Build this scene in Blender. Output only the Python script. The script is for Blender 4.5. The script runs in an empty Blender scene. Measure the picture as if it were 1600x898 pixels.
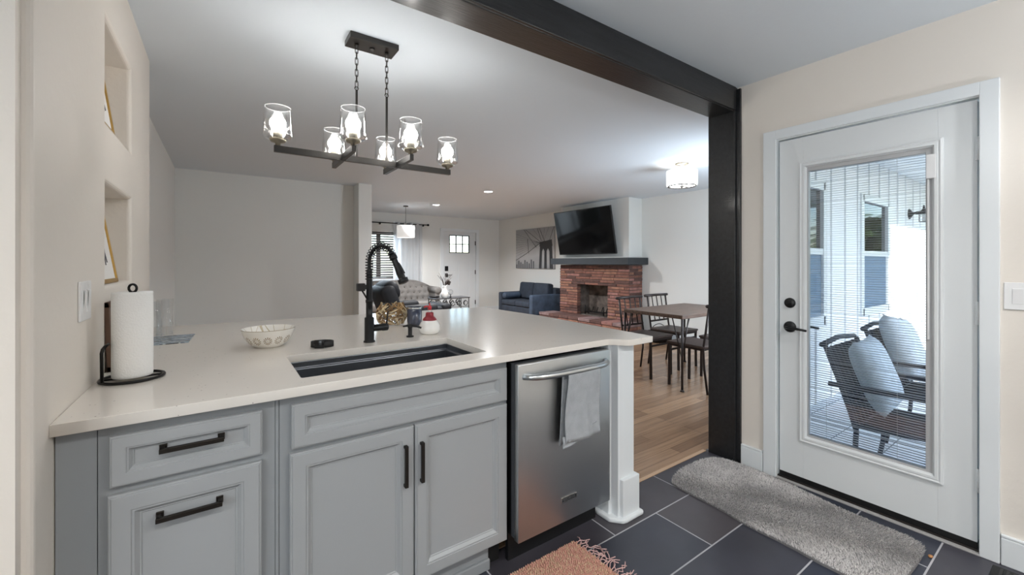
import bpy, bmesh, math, random
from mathutils import Vector, Matrix
random.seed(7)
PI = math.pi
SC = bpy.context.scene
COL = SC.collection
R = math.radians

# ---------------------------------------------------------------- camera
cam_d = bpy.data.cameras.new('camera'); cam = bpy.data.objects.new('camera', cam_d); COL.objects.link(cam)
cam.location = (0, 0, 1.30); cam.rotation_euler = (R(90), 0, R(-35.0))
cam_d.sensor_width = 36; cam_d.lens = 648 / 1600 * 36; cam_d.shift_y = -39 / 1600
cam_d.clip_start = 0.02; cam_d.clip_end = 200
SC.camera = cam

# ---------------------------------------------------------------- view, world, sun, lamps
SC.view_settings.view_transform = 'Standard'; SC.view_settings.look = 'None'
SC.view_settings.gamma = 1; SC.view_settings.use_curve_mapping = False
SC.view_settings.exposure = 0.45
SC.cycles.use_denoising = True
SC.cycles.max_bounces = 9; SC.cycles.diffuse_bounces = 5; SC.cycles.glossy_bounces = 4
SC.cycles.transparent_max_bounces = 24; SC.cycles.transmission_bounces = 8
SC.cycles.sample_clamp_indirect = 6
SC.cycles.caustics_reflective = False; SC.cycles.caustics_refractive = False
wd = bpy.data.worlds.new('sky'); SC.world = wd; wd.use_nodes = True
wn = wd.node_tree.nodes; wl = wd.node_tree.links; wn.clear()
wo = wn.new('ShaderNodeOutputWorld'); wb = wn.new('ShaderNodeBackground'); ws = wn.new('ShaderNodeTexSky')
ws.sky_type = 'NISHITA'; ws.sun_disc = False; ws.sun_elevation = R(40); ws.sun_rotation = R(200)
wb.inputs[1].default_value = 0.5
wl.new(ws.outputs[0], wb.inputs[0]); wl.new(wb.outputs[0], wo.inputs[0])

def lamp(name, kind, loc, power, color=(1, 1, 1), size=.1, target=None, size_y=None, rot=None):
    d = bpy.data.lights.new(name, kind); o = bpy.data.objects.new(name, d); COL.objects.link(o)
    o.location = loc; d.energy = power; d.color = color
    if kind == 'AREA':
        d.size = size
        if size_y: d.shape = 'RECTANGLE'; d.size_y = size_y
        else: d.shape = 'DISK'
    elif kind == 'SUN': d.angle = size
    else: d.shadow_soft_size = size
    if target is not None:
        o.rotation_euler = (Vector(target) - Vector(loc)).to_track_quat('-Z', 'Y').to_euler()
    return o
SUN = lamp('sun', 'SUN', (0, -5, 10), 5.5, (1, .95, .86), R(.6))
SUN.rotation_euler = Vector((1, 1.09, -.3)).to_track_quat('-Z', 'Y').to_euler()
KITCHEN_FILL = ((0.1, -.55), (1.75, -.55), (1.75, -2.0), (-1.5, -.55))      # assumed kitchen ceiling lamps behind the camera, added as fill light
K_POWER, K_COLOR = 14, (1, .97, .93)
LIVING_LAMPS = ((3.507, 5.671), (3.467, 7.56))
L_POWER, L_COLOR = 60, (.98, .985, 1)
BULB_STRENGTH = 50
# kitchen fill from an added side window; daylight at dining and living room windows
DAY_FILL = lamp('fill_kitchen_window', 'AREA', (-2.66, -0.9, 1.45), 45, (.90, .96, 1), 2.0, (1.2, -.6, 2.3), 1.2)
DAY3 = lamp('daylight_dining_window', 'AREA', (4.35, 1.67, 1.4), 42, (.78, .89, 1), .9, (4.35, 5, 1.5), 1.2)
DAY2 = lamp('daylight_living_window', 'AREA', (2.5, 9.75, 1.5), 90, (.80, .90, 1), 1.5, (2.5, 5, 1.3), 1.1)

# ---------------------------------------------------------------- materials
def srgb(r, g, b):
    f = lambda c: (c / 255 / 12.92) if c / 255 <= .04045 else ((c / 255 + .055) / 1.055) ** 2.4
    return (f(r), f(g), f(b), 1)
def new_mat(name):
    m = bpy.data.materials.new(name); m.use_nodes = True
    return m, m.node_tree.nodes, m.node_tree.links, m.node_tree.nodes['Principled BSDF']
def M(name, col, rough=.5, metal=0, bump=0, bscale=60, vary=0, vscale=6, coat=0, spec=None, stretch=None, emit=None, estr=0):
    m, n, l, p = new_mat(name)
    p.inputs['Base Color'].default_value = col; p.inputs['Roughness'].default_value = rough; p.inputs['Metallic'].default_value = metal
    if coat: p.inputs['Coat Weight'].default_value = coat; p.inputs['Coat Roughness'].default_value = .12
    if spec is not None: p.inputs['Specular IOR Level'].default_value = spec
    if emit: p.inputs['Emission Color'].default_value = emit; p.inputs['Emission Strength'].default_value = estr
    tc = n.new('ShaderNodeTexCoord'); mp = n.new('ShaderNodeMapping'); l.new(tc.outputs['Object'], mp.inputs[0])
    if stretch: mp.inputs['Scale'].default_value = stretch
    if bump:
        t = n.new('ShaderNodeTexNoise'); t.inputs['Scale'].default_value = bscale; t.inputs['Detail'].default_value = 5
        b = n.new('ShaderNodeBump'); b.inputs['Strength'].default_value = bump; b.inputs['Distance'].default_value = .01
        l.new(mp.outputs[0], t.inputs['Vector']); l.new(t.outputs[0], b.inputs['Height']); l.new(b.outputs[0], p.inputs['Normal'])
    if vary:
        t2 = n.new('ShaderNodeTexNoise'); t2.inputs['Scale'].default_value = vscale; t2.inputs['Detail'].default_value = 4
        mx = n.new('ShaderNodeMix'); mx.data_type = 'RGBA'
        mx.inputs[6].default_value = tuple(c * (1 - vary) for c in col[:3]) + (1,)
        mx.inputs[7].default_value = tuple(min(1, c * (1 + vary)) for c in col[:3]) + (1,)
        cr = n.new('ShaderNodeMapRange'); cr.inputs[1].default_value = .3; cr.inputs[2].default_value = .7
        l.new(mp.outputs[0], t2.inputs['Vector']); l.new(t2.outputs[0], cr.inputs[0]); l.new(cr.outputs[0], mx.inputs[0]); l.new(mx.outputs[2], p.inputs['Base Color'])
    return m
def thin_glass(name, tint=(1, 1, 1, 1), base=.04, edge=.6, rough=0.0):
    m, n, l, p = new_mat(name); n.remove(p); out = [x for x in n if x.type == 'OUTPUT_MATERIAL'][0]
    t = n.new('ShaderNodeBsdfTransparent'); t.inputs[0].default_value = tint
    g = n.new('ShaderNodeBsdfGlossy'); g.inputs['Roughness'].default_value = rough
    lw = n.new('ShaderNodeLayerWeight'); lw.inputs[0].default_value = .35
    mr = n.new('ShaderNodeMapRange'); mr.inputs[3].default_value = base; mr.inputs[4].default_value = edge
    mix = n.new('ShaderNodeMixShader'); l.new(lw.outputs['Facing'], mr.inputs[0]); l.new(mr.outputs[0], mix.inputs[0])
    l.new(t.outputs[0], mix.inputs[1]); l.new(g.outputs[0], mix.inputs[2]); l.new(mix.outputs[0], out.inputs[0])
    return m
def emis(name, col, s):
    m, n, l, p = new_mat(name); n.remove(p); out = [x for x in n if x.type == 'OUTPUT_MATERIAL'][0]
    e = n.new('ShaderNodeEmission'); e.inputs[0].default_value = col; e.inputs[1].default_value = s
    l.new(e.outputs[0], out.inputs[0]); return m

W_WALL = M('painted_wall', srgb(224, 217, 208), .55, bump=.12, bscale=35)
W_WALLC = M('painted_wall_cool', srgb(221, 221, 217), .6, bump=.08, bscale=35)
W_CEIL = M('painted_ceiling', srgb(216, 224, 231), .7, bump=.06, bscale=40)
W_TRIM = M('white_trim_paint', srgb(222, 226, 228), .35)
W_DOOR = M('white_door_paint', srgb(218, 221, 222), .35)
GREY_CAB = M('grey_cabinet_paint', srgb(158, 161, 163), .36)
GREY_FRAME = M('grey_cabinet_frame_paint', srgb(141, 145, 148), .42)
BRONZE = M('dark_bronze_metal', srgb(58, 54, 50), .35, .8)
BLACK_MET = M('black_metal', srgb(28, 27, 27), .4, .6)
MATTE_BLACK = M('matte_black_metal', srgb(26, 26, 27), .38, .3)
SLATE_POST = M('black_stained_wood', srgb(27, 28, 30), .36, vary=.4, vscale=5, stretch=(1, 9, 9), bump=.15, bscale=14, coat=.12)
DARKGREY = M('dark_charcoal_metal', srgb(62, 60, 58), .35, .7)
CHROME = M('brushed_nickel', srgb(190, 190, 188), .25, 1)
BRASS = M('aged_brass', srgb(150, 143, 128), .3, .9)
GOLD = M('gold_frame', srgb(190, 152, 82), .35, .7)
WHITE_PL = M('white_plastic', srgb(226, 226, 226), .35)
PAPER = M('paper_towel', srgb(238, 238, 236), .9, bump=.25, bscale=180)
CERAMIC = M('white_ceramic', srgb(236, 234, 230), .22, coat=.4)
PRINT_MAT = M('picture_mat_board', srgb(232, 230, 226), .8)
GLASS = thin_glass('clear_glass', (.99, .99, .99, 1), .03, .6)
TUMBLER = thin_glass('tumbler_glass', (.985, .99, .99, 1), .03, .35)
PANE = thin_glass('window_pane', (.97, .985, .99, 1), .03, .35)
DARKPANE = M('dark_window_pane', srgb(40, 56, 74), .03, spec=1.0, coat=1)
SCREEN_MESH = M('blue_grey_window_screen', srgb(96, 118, 140), .6)
BULB = emis('lit_bulb', (1, .97, .93, 1), BULB_STRENGTH)
BULB2 = emis('lit_drum_bulb', (1, .975, .94, 1), 70)
RECESS = emis('lit_downlight', (1, .98, .95, 1), 14)
SHADE_LIT = M('lit_fabric_shade', srgb(230, 230, 228), .6, emit=(1, .97, .93, 1), estr=1.6)
SHADE_WHITE = M('glowing_drum_glass', srgb(235, 235, 235), .4, emit=(1, .97, .93, 1), estr=1.3)
STEEL_SINK = M('gunmetal_sink', srgb(118, 122, 128), .34, .9, bump=.05, bscale=20, stretch=(1, 30, 30))
NAVY = M('navy_fabric', srgb(38, 46, 58), .85, bump=.3, bscale=220, vary=.25, vscale=9)
NAVY_VELVET = M('blue_grey_velvet', srgb(56, 70, 88), .7, bump=.2, bscale=160, vary=.35, vscale=7)
LEATHER = M('black_leather', srgb(24, 25, 28), .6, bump=.25, bscale=70, spec=.2)
TUFT = M('taupe_linen', srgb(112, 108, 104), .85, bump=.2, bscale=240)
TUFT_DARK = M('taupe_button', srgb(96, 90, 84), .8)
WALNUT = M('dark_walnut', srgb(92, 74, 64), .42, vary=.35, vscale=5, stretch=(1, 8, 8), bump=.1, bscale=20)
SEATWOOD = M('dark_seat_wood', srgb(66, 54, 50), .45, vary=.3, vscale=6, stretch=(1, 7, 7))
BROWN_MET = M('brown_black_metal', srgb(44, 36, 34), .42, .4)
FABRIC_GREY = M('grey_towel_cloth', srgb(166, 170, 174), .95, bump=.5, bscale=300, vary=.08, vscale=30)
PEGS = M('light_wood_leg', srgb(176, 132, 92), .45)
SHEER = None

def wood_floor():
    m, n, l, p = new_mat('oak_plank_floor')
    tc = n.new('ShaderNodeTexCoord'); mp = n.new('ShaderNodeMapping'); l.new(tc.outputs['Object'], mp.inputs[0])
    mp.inputs['Location'].default_value = (20, 20, 0)
    br = n.new('ShaderNodeTexBrick'); l.new(mp.outputs[0], br.inputs['Vector'])
    br.inputs['Scale'].default_value = 1; br.inputs['Brick Width'].default_value = 1.15; br.inputs['Row Height'].default_value = .083
    br.inputs['Mortar Size'].default_value = .0012; br.inputs['Bias'].default_value = 0; br.offset = .37; br.offset_frequency = 3
    br.inputs['Color1'].default_value = srgb(130, 104, 84); br.inputs['Color2'].default_value = srgb(166, 136, 110); br.inputs['Mortar'].default_value = srgb(92, 70, 54)
    mp2 = n.new('ShaderNodeMapping'); mp2.inputs['Scale'].default_value = (1.2, 22, 1); l.new(tc.outputs['Object'], mp2.inputs[0])
    ns = n.new('ShaderNodeTexNoise'); ns.inputs['Scale'].default_value = 2.2; ns.inputs['Detail'].default_value = 7; l.new(mp2.outputs[0], ns.inputs['Vector'])
    mr = n.new('ShaderNodeMapRange'); mr.inputs[1].default_value = .3; mr.inputs[2].default_value = .7; mr.inputs[3].default_value = .78; mr.inputs[4].default_value = 1.12
    l.new(ns.outputs[0], mr.inputs[0])
    vm = n.new('ShaderNodeVectorMath'); vm.operation = 'SCALE'; l.new(br.outputs['Color'], vm.inputs[0]); l.new(mr.outputs[0], vm.inputs['Scale'])
    l.new(vm.outputs[0], p.inputs['Base Color']); p.inputs['Roughness'].default_value = .22
    b = n.new('ShaderNodeBump'); b.inputs['Strength'].default_value = .12; b.inputs['Distance'].default_value = .004
    l.new(ns.outputs[0], b.inputs['Height']); l.new(b.outputs[0], p.inputs['Normal'])
    return m
def tile_floor():
    m, n, l, p = new_mat('slate_floor_tile')
    tc = n.new('ShaderNodeTexCoord'); mp = n.new('ShaderNodeMapping'); l.new(tc.outputs['Object'], mp.inputs[0])
    mp.inputs['Location'].default_value = (-1.537 - .31 + 6.2 * 2, -1.336 + .302 * 20, 0)
    br = n.new('ShaderNodeTexBrick'); l.new(mp.outputs[0], br.inputs['Vector'])
    br.inputs['Scale'].default_value = 1; br.inputs['Brick Width'].default_value = .62; br.inputs['Row Height'].default_value = .302
    br.inputs['Mortar Size'].default_value = .0034; br.inputs['Mortar Smooth'].default_value = .1; br.offset = .5; br.offset_frequency = 2
    br.inputs['Color1'].default_value = srgb(38, 45, 60); br.inputs['Color2'].default_value = srgb(76, 70, 72); br.inputs['Mortar'].default_value = srgb(168, 168, 172)
    ns = n.new('ShaderNodeTexNoise'); ns.inputs['Scale'].default_value = 3.5; ns.inputs['Detail'].default_value = 6; l.new(tc.outputs['Object'], ns.inputs['Vector'])
    mr = n.new('ShaderNodeMapRange'); mr.inputs[1].default_value = .3; mr.inputs[2].default_value = .7; mr.inputs[3].default_value = .8; mr.inputs[4].default_value = 1.2
    l.new(ns.outputs[0], mr.inputs[0])
    vm = n.new('ShaderNodeVectorMath'); vm.operation = 'SCALE'; l.new(br.outputs['Color'], vm.inputs[0]); l.new(mr.outputs[0], vm.inputs['Scale'])
    l.new(vm.outputs[0], p.inputs['Base Color']); p.inputs['Roughness'].default_value = .36
    ad = n.new('ShaderNodeMath'); ad.operation = 'MULTIPLY_ADD'; ad.inputs[1].default_value = -1.5
    l.new(br.outputs['Fac'], ad.inputs[0]); l.new(ns.outputs[0], ad.inputs[2])
    b = n.new('ShaderNodeBump'); b.inputs['Strength'].default_value = .25; b.inputs['Distance'].default_value = .004
    l.new(ad.outputs[0], b.inputs['Height']); l.new(b.outputs[0], p.inputs['Normal'])
    return m
def quartz():
    m, n, l, p = new_mat('speckled_quartz')
    tc = n.new('ShaderNodeTexCoord')
    v = n.new('ShaderNodeTexVoronoi'); v.inputs['Scale'].default_value = 55; l.new(tc.outputs['Object'], v.inputs['Vector'])
    ns = n.new('ShaderNodeTexNoise'); ns.inputs['Scale'].default_value = 14; ns.inputs['Detail'].default_value = 3; l.new(tc.outputs['Object'], ns.inputs['Vector'])
    a = n.new('ShaderNodeMath'); a.operation = 'LESS_THAN'; a.inputs[1].default_value = .11; l.new(v.outputs['Distance'], a.inputs[0])
    c = n.new('ShaderNodeMath'); c.operation = 'GREATER_THAN'; c.inputs[1].default_value = .54; l.new(ns.outputs[0], c.inputs[0])
    mu = n.new('ShaderNodeMath'); mu.operation = 'MULTIPLY'; l.new(a.outputs[0], mu.inputs[0]); l.new(c.outputs[0], mu.inputs[1])
    mx = n.new('ShaderNodeMix'); mx.data_type = 'RGBA'; mx.inputs[6].default_value = srgb(226, 220, 212); mx.inputs[7].default_value = srgb(150, 144, 138)
    l.new(mu.outputs[0], mx.inputs[0]); l.new(mx.outputs[2], p.inputs['Base Color']); p.inputs['Roughness'].default_value = .16
    return m
def stainless():
    m, n, l, p = new_mat('brushed_stainless')
    p.inputs['Base Color'].default_value = srgb(196, 199, 201); p.inputs['Metallic'].default_value = 1; p.inputs['Roughness'].default_value = .36
    tc = n.new('ShaderNodeTexCoord'); mp = n.new('ShaderNodeMapping'); mp.inputs['Scale'].default_value = (90, 90, .8); l.new(tc.outputs['Object'], mp.inputs[0])
    ns = n.new('ShaderNodeTexNoise'); ns.inputs['Scale'].default_value = 4; l.new(mp.outputs[0], ns.inputs['Vector'])
    n2 = n.new('ShaderNodeTexNoise'); n2.inputs['Scale'].default_value = 5; n2.inputs['Detail'].default_value = 2; l.new(tc.outputs['Object'], n2.inputs['Vector'])
    ad = n.new('ShaderNodeMath'); ad.operation = 'MULTIPLY_ADD'; ad.inputs[1].default_value = 3; l.new(n2.outputs[0], ad.inputs[0]); l.new(ns.outputs[0], ad.inputs[2])
    b = n.new('ShaderNodeBump'); b.inputs['Strength'].default_value = .06; b.inputs['Distance'].default_value = .01
    l.new(ad.outputs[0], b.inputs['Height']); l.new(b.outputs[0], p.inputs['Normal'])
    return m
def translucent_cloth(name, col, k=.5):
    m, n, l, p = new_mat(name); out = [x for x in n if x.type == 'OUTPUT_MATERIAL'][0]
    p.inputs['Base Color'].default_value = col; p.inputs['Roughness'].default_value = .9
    t = n.new('ShaderNodeBsdfTranslucent'); t.inputs[0].default_value = col
    mix = n.new('ShaderNodeMixShader'); mix.inputs[0].default_value = k
    l.new(p.outputs[0], mix.inputs[1]); l.new(t.outputs[0], mix.inputs[2]); l.new(mix.outputs[0], out.inputs[0]); return m
OAK, TILE, QUARTZ, STEEL = wood_floor(), tile_floor(), quartz(), stainless()
SHEER = translucent_cloth('sheer_white_curtain', srgb(228, 230, 232), .5)
STEEL_HANDLE = M('satin_steel_bar', srgb(196, 199, 200), .28, 1)

# ---------------------------------------------------------------- geometry helpers
class MB:
    """collects shapes into one mesh"""
    def __init__(s): s.bm = bmesh.new(); s.mi = 0
    def _add(s, verts, faces, smooth=False):
        vs = [s.bm.verts.new(v) for v in verts]
        for f in faces:
            try: fc = s.bm.faces.new([vs[i] for i in f])
            except ValueError: continue
            fc.smooth = smooth; fc.material_index = s.mi
        return vs
    def box(s, a, b, bev=0, rot=None, c=None, seg=2):
        x0, x1 = sorted((a[0], b[0])); y0, y1 = sorted((a[1], b[1])); z0, z1 = sorted((a[2], b[2]))
        t = bmesh.new()
        vs = [t.verts.new(v) for v in ((x0,y0,z0),(x1,y0,z0),(x1,y1,z0),(x0,y1,z0),(x0,y0,z1),(x1,y0,z1),(x1,y1,z1),(x0,y1,z1))]
        for f in ((0,3,2,1),(4,5,6,7),(0,1,5,4),(1,2,6,5),(2,3,7,6),(3,0,4,7)): t.faces.new([vs[i] for i in f])
        if bev > 0:
            bev = min(bev, .49 * min(x1-x0, y1-y0, z1-z0))
            bmesh.ops.bevel(t, geom=list(t.edges), offset=bev, segments=seg, profile=.5, affect='EDGES')
        if rot is not None:
            cc = Vector(c) if c is not None else Vector(((x0+x1)/2, (y0+y1)/2, (z0+z1)/2))
            bmesh.ops.transform(t, matrix=Matrix.Translation(cc) @ rot.to_4x4() @ Matrix.Translation(-cc), verts=t.verts)
        t.verts.index_update()
        s._add([v.co.copy() for v in t.verts], [[v.index for v in f.verts] for f in t.faces], bev > 0 and seg > 2)
        t.free(); return s
    def lathe(s, prof, c=(0, 0, 0), n=24, smooth=True, cap=True, axis='z', sx=1, sy=1):
        """prof: list of (r, h)"""
        vs = []
        for r, h in prof:
            for i in range(n):
                a = 2*PI*i/n; p = (r*math.cos(a)*sx, r*math.sin(a)*sy, h)
                if axis == 'x': p = (p[2], p[0], p[1])
                elif axis == 'y': p = (p[0], p[2], p[1])
                vs.append((p[0]+c[0], p[1]+c[1], p[2]+c[2]))
        fs = []
        for k in range(len(prof)-1):
            for i in range(n):
                j = (i+1) % n; fs.append((k*n+i, k*n+j, (k+1)*n+j, (k+1)*n+i))
        if cap:
            fs.append(tuple(reversed(range(n)))); fs.append(tuple(range((len(prof)-1)*n, len(prof)*n)))
        s._add(vs, fs, smooth); return s
    def tube(s, pts, r, n=8, closed=False, smooth=True, sq=False, flat=1):
        pts = [Vector(p) for p in pts]; m = len(pts); rings = []
        rr = r if isinstance(r, (list, tuple)) else [r]*m
        up = None
        for i, p in enumerate(pts):
            if closed: t = (pts[(i+1) % m]-pts[i-1]).normalized()
            elif i == 0: t = (pts[1]-pts[0]).normalized()
            elif i == m-1: t = (pts[-1]-pts[-2]).normalized()
            else: t = ((pts[i+1]-p).normalized()+(p-pts[i-1]).normalized()).normalized()
            if up is None:
                up = Vector((0, 0, 1)) if abs(t.z) < .9 else Vector((0, 1, 0))
            u = (up - t*up.dot(t))
            if u.length < 1e-4: u = t.orthogonal()
            u.normalize(); w = t.cross(u); up = u
            k = 4 if sq else n
            ring = []
            for q in range(k):
                a = 2*PI*q/k + (PI/4 if sq else 0); g = rr[i]*(1.4142 if sq else 1)
                ring.append(p + u*math.sin(a)*g + w*math.cos(a)*g*flat)
            rings.append(ring)
        k = len(rings[0]); vs = [v for r_ in rings for v in r_]; fs = []
        last = m if closed else m-1
        for i in range(last):
            j = (i+1) % m
            for q in range(k):
                q2 = (q+1) % k; fs.append((i*k+q, i*k+q2, j*k+q2, j*k+q))
        if not closed: fs.append(tuple(reversed(range(k)))); fs.append(tuple(range((m-1)*k, m*k)))
        s._add(vs, fs, smooth and not sq); return s
    def sphere(s, c, r, n=16, sc=(1, 1, 1)):
        prof = [(max(1e-4, r*math.sin(PI*i/(n//2))), -r*math.cos(PI*i/(n//2))) for i in range(n//2+1)]
        vs0 = len(s.bm.verts)
        s.lathe(prof, (0, 0, 0), n)
        s.bm.verts.ensure_lookup_table()
        for v in list(s.bm.verts)[vs0:]: v.co = Vector((v.co.x*sc[0]+c[0], v.co.y*sc[1]+c[1], v.co.z*sc[2]+c[2]))
        return s
    def grid(s, f, nu, nv, smooth=True, wrap=False):
        vs = [f(i/nu, j/nv) for j in range(nv+1) for i in range(nu+1)]
        fs = [(j*(nu+1)+i, j*(nu+1)+i+1, (j+1)*(nu+1)+i+1, (j+1)*(nu+1)+i) for j in range(nv) for i in range(nu)]
        s._add(vs, fs, smooth); return s
    def poly(s, vs, fs, smooth=False): s._add(vs, fs, smooth); return s
    def loops(s, rect, prof, f, back=True):
        """nested rectangular loops: rect (a0,a1,b0,b1); prof list of (inset, depth); f(a,b,depth)->xyz"""
        a0, a1, b0, b1 = rect; vs = []; fs = []
        for ins, d in prof:
            for a, b in ((a0+ins, b0+ins), (a1-ins, b0+ins), (a1-ins, b1-ins), (a0+ins, b1-ins)): vs.append(f(a, b, d))
        for k in range(len(prof)-1):
            for i in range(4):
                j = (i+1) % 4; fs.append((k*4+i, k*4+j, (k+1)*4+j, (k+1)*4+i))
        fs.append(tuple(range((len(prof)-1)*4, len(prof)*4)))
        if back: fs.append((3, 2, 1, 0))
        s._add(vs, fs); return s
    def prism(s, poly, h0, h1, f=None):
        """poly 2D list; f(a,b,h)->xyz"""
        f = f or (lambda a, b, h: (a, b, h)); n = len(poly)
        vs = [f(a, b, h0) for a, b in poly]+[f(a, b, h1) for a, b in poly]
        fs = [(i, (i+1) % n, n+(i+1) % n, n+i) for i in range(n)]+[tuple(reversed(range(n))), tuple(range(n, 2*n))]
        s._add(vs, fs); return s
    def build(s, name, mat, parent=None, loc=None, bevel=0, sub=0, keep=False):
        if not keep: bmesh.ops.recalc_face_normals(s.bm, faces=s.bm.faces)
        me = bpy.data.meshes.new(name)
        s.bm.to_mesh(me); s.bm.free()
        for m_ in (mat if isinstance(mat, (list, tuple)) else [mat]): me.materials.append(m_)
        o = bpy.data.objects.new(name, me); COL.objects.link(o)
        if parent: o.parent = parent
        if loc: o.location = loc
        if bevel:
            b = o.modifiers.new('bevel', 'BEVEL'); b.width = bevel; b.segments = 2; b.limit_method = 'ANGLE'
        if sub:
            b = o.modifiers.new('sub', 'SUBSURF'); b.levels = sub; b.render_levels = sub
        return o
def tag(o, label, cat, group=None, kind=None):
    o['label'] = label; o['category'] = cat
    if group: o['group'] = group
    if kind: o['kind'] = kind
    return o
def thing(name, label, cat, loc=(0, 0, 0), rotz=0, group=None):
    o = bpy.data.objects.new(name, None); COL.objects.link(o); o.empty_display_size = .1
    o.location = loc; o.rotation_euler = (0, 0, rotz); return tag(o, label, cat, group)
def struct(name, mb, mat, label=None, cat=None, **k):
    o = mb.build(name, mat, **k)
    if not k.get('parent'):
        o['kind'] = 'structure'
        if label: o['label'] = label
        if cat: o['category'] = cat
    return o
def sempty(name, label, cat, loc=(0, 0, 0)):
    o = thing(name, label, cat, loc); o['kind'] = 'structure'; return o
def dup(root, loc, rotz, label, group=None):
    r = root.copy(); COL.objects.link(r); r.location = loc; r.rotation_euler = (0, 0, rotz); r['label'] = label
    if group: r['group'] = group
    for ch in list(root.children):
        c = ch.copy(); COL.objects.link(c); c.parent = r
        for g in list(ch.children):
            d = g.copy(); COL.objects.link(d); d.parent = c
    return r
def arc(c, r, a0, a1, n, f):
    return [f(c[0]+r*math.cos(a0+(a1-a0)*i/n), c[1]+r*math.sin(a0+(a1-a0)*i/n)) for i in range(n+1)]
def pillow_mb(w, h, t, n=14, pinch=.10):
    mb = MB(); 
    for sgn in (1, -1):
        def f(u, v):
            a, b = 2*u-1, 2*v-1
            k = (max(0, (1-a**4))*max(0, (1-b**4)))**.5
            x = a*w/2*(1-pinch*(1-b*b)*abs(a)**3 * .6); z = b*h/2*(1-pinch*(1-a*a)*abs(b)**3 * .6)
            return (x, sgn*(t/2*k+.0008*(0 if (abs(a) > .999 or abs(b) > .999) else 1)), z)
        mb.grid(f, n, n)
    bmesh.ops.remove_doubles(mb.bm, verts=mb.bm.verts, dist=1e-4)
    return mb
def cushion(mb, a, b, r=.04, seg=4, rot=None, c=None): return mb.box(a, b, r, rot=rot, c=c, seg=seg)

H = 2.44
# ================================================================ STRUCTURE
mb = MB(); mb.box((-2.5, -2.75, -.12), (2.92, 1.588, 0)); struct('floor', mb, TILE, 'dark slate tile floor with pale grout lines in the kitchen', 'floor')
mb = MB(); mb.box((-.6, 1.588, -.12), (6.3, 9.55, 0)); struct('floor.001', mb, OAK, 'oak plank floor in dining and living room', 'floor')
mb = MB(); mb.box((-.25, 1.575, 0), (2.74, 1.60, .004), .0015); struct('trim_1', mb, M('oak_threshold', srgb(196, 164, 134), .3), 'pale oak transition strip between tile and plank floor', 'floor trim')
mb = MB(); mb.box((-2.6, -2.75, H), (2.92, 1.60, H+.12)); mb.box((-.8, 1.60, H), (6.3, 9.55, H+.12)); struct('ceiling', mb, W_CEIL, 'smooth painted white ceiling', 'ceiling')

# left wall with two niches
XW = -.335
def left_wall():
    bm = bmesh.new()
    ys = [1.33, 2.02, 2.53, 3.12]; zs = [0, 1.22, 1.585, 1.80, 2.17, H]; xb = -.50; xn = -.45
    V = {}
    def v(x, y, z):
        k = (round(x, 4), round(y, 4), round(z, 4))
        if k not in V: V[k] = bm.verts.new((x, y, z))
        return V[k]
    mouth = []
    for i in range(3):
        for k in range(5):
            y0, y1, z0, z1 = ys[i], ys[i+1], zs[k], zs[k+1]
            if i == 1 and k in (1, 3):
                c = [(y0, z0), (y1, z0), (y1, z1), (y0, z1)]
                bm.faces.new([v(xn, *p) for p in c])
                for q in range(4):
                    p, p2 = c[q], c[(q+1) % 4]
                    bm.faces.new([v(XW, *p), v(XW, *p2), v(xn, *p2), v(xn, *p)])
                    mouth.append((p, p2))
            else: bm.faces.new([v(XW, y0, z0), v(XW, y1, z0), v(XW, y1, z1), v(XW, y0, z1)])
    for k in range(5):
        for y in (1.33, 3.12): bm.faces.new([v(XW, y, zs[k]), v(XW, y, zs[k+1]), v(xb, y, zs[k+1]), v(xb, y, zs[k])])
    for i in range(3):
        for z in (0, H): bm.faces.new([v(XW, ys[i], z), v(XW, ys[i+1], z), v(xb, ys[i+1], z), v(xb, ys[i], z)])
    bm.faces.new([v(xb, 1.33, 0), v(xb, 3.12, 0), v(xb, 3.12, H), v(xb, 1.33, H)]) if False else None
    eds = []
    for p, p2 in mouth:
        e = bm.edges.get((v(XW, *p), v(XW, *p2)))
        if e: eds.append(e)
    for k in range(5):
        for y in (1.33, 3.12):
            e = bm.edges.get((v(XW, y, zs[k]), v(XW, y, zs[k+1])))
            if e: eds.append(e)
    bmesh.ops.recalc_face_normals(bm, faces=bm.faces)
    bmesh.ops.bevel(bm, geom=list(set(eds)), offset=.016, segments=4, profile=.5, affect='EDGES')
    for f in bm.faces: f.smooth = False
    mb = MB(); mb.bm.free(); mb.bm = bm
    mb.box((xb-.02, 1.34, 0), (xb, 3.11, H))
    return mb
struct('wall_left', left_wall(), W_WALL, 'warm white left wall with two recessed niches', 'wall')
mb = MB(); mb.box((-2.5, 1.30, 0), (-.352, 1.33, H)); struct('wall_left_return', mb, W_WALL, 'return of the left wall beside the camera', 'wall')
mb = MB(); mb.box((-.62, 3.11, 0), (-.462, 6.5, H)); struct('wall_dining_left', mb, W_WALLC, 'pale wall on the left of the dining area', 'wall')
mb = MB(); mb.box((-.62, 6.42, 0), (1.66, 6.56, H)); mb.box((1.61, 6.14, 0), (1.80, 6.56, H), .006); struct('wall_partition', mb, W_WALLC, 'blank beige partition wall behind the counter with a thicker end', 'wall')
mb = MB(); mb.box((-.62, 9.4, 0), (1.0, 9.55, H)); mb.box((1.0, 9.4, 0), (3.42, 9.55, .88)); mb.box((1.0, 9.4, 2.0), (3.42, 9.55, H)); mb.box((3.42, 9.4, 0), (4.50, 9.55, H))
mb.box((4.50, 9.4, 2.07), (5.44, 9.55, H)); mb.box((5.44, 9.4, 0), (6.3, 9.55, H)); struct('wall_back', mb, W_WALLC, 'far living room wall with the front door', 'wall')
mb = MB(); mb.box((-.75, 6.5, 0), (-.6, 9.55, H)); struct('wall_living_left', mb, W_WALLC, 'left wall of the living room', 'wall')
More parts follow.
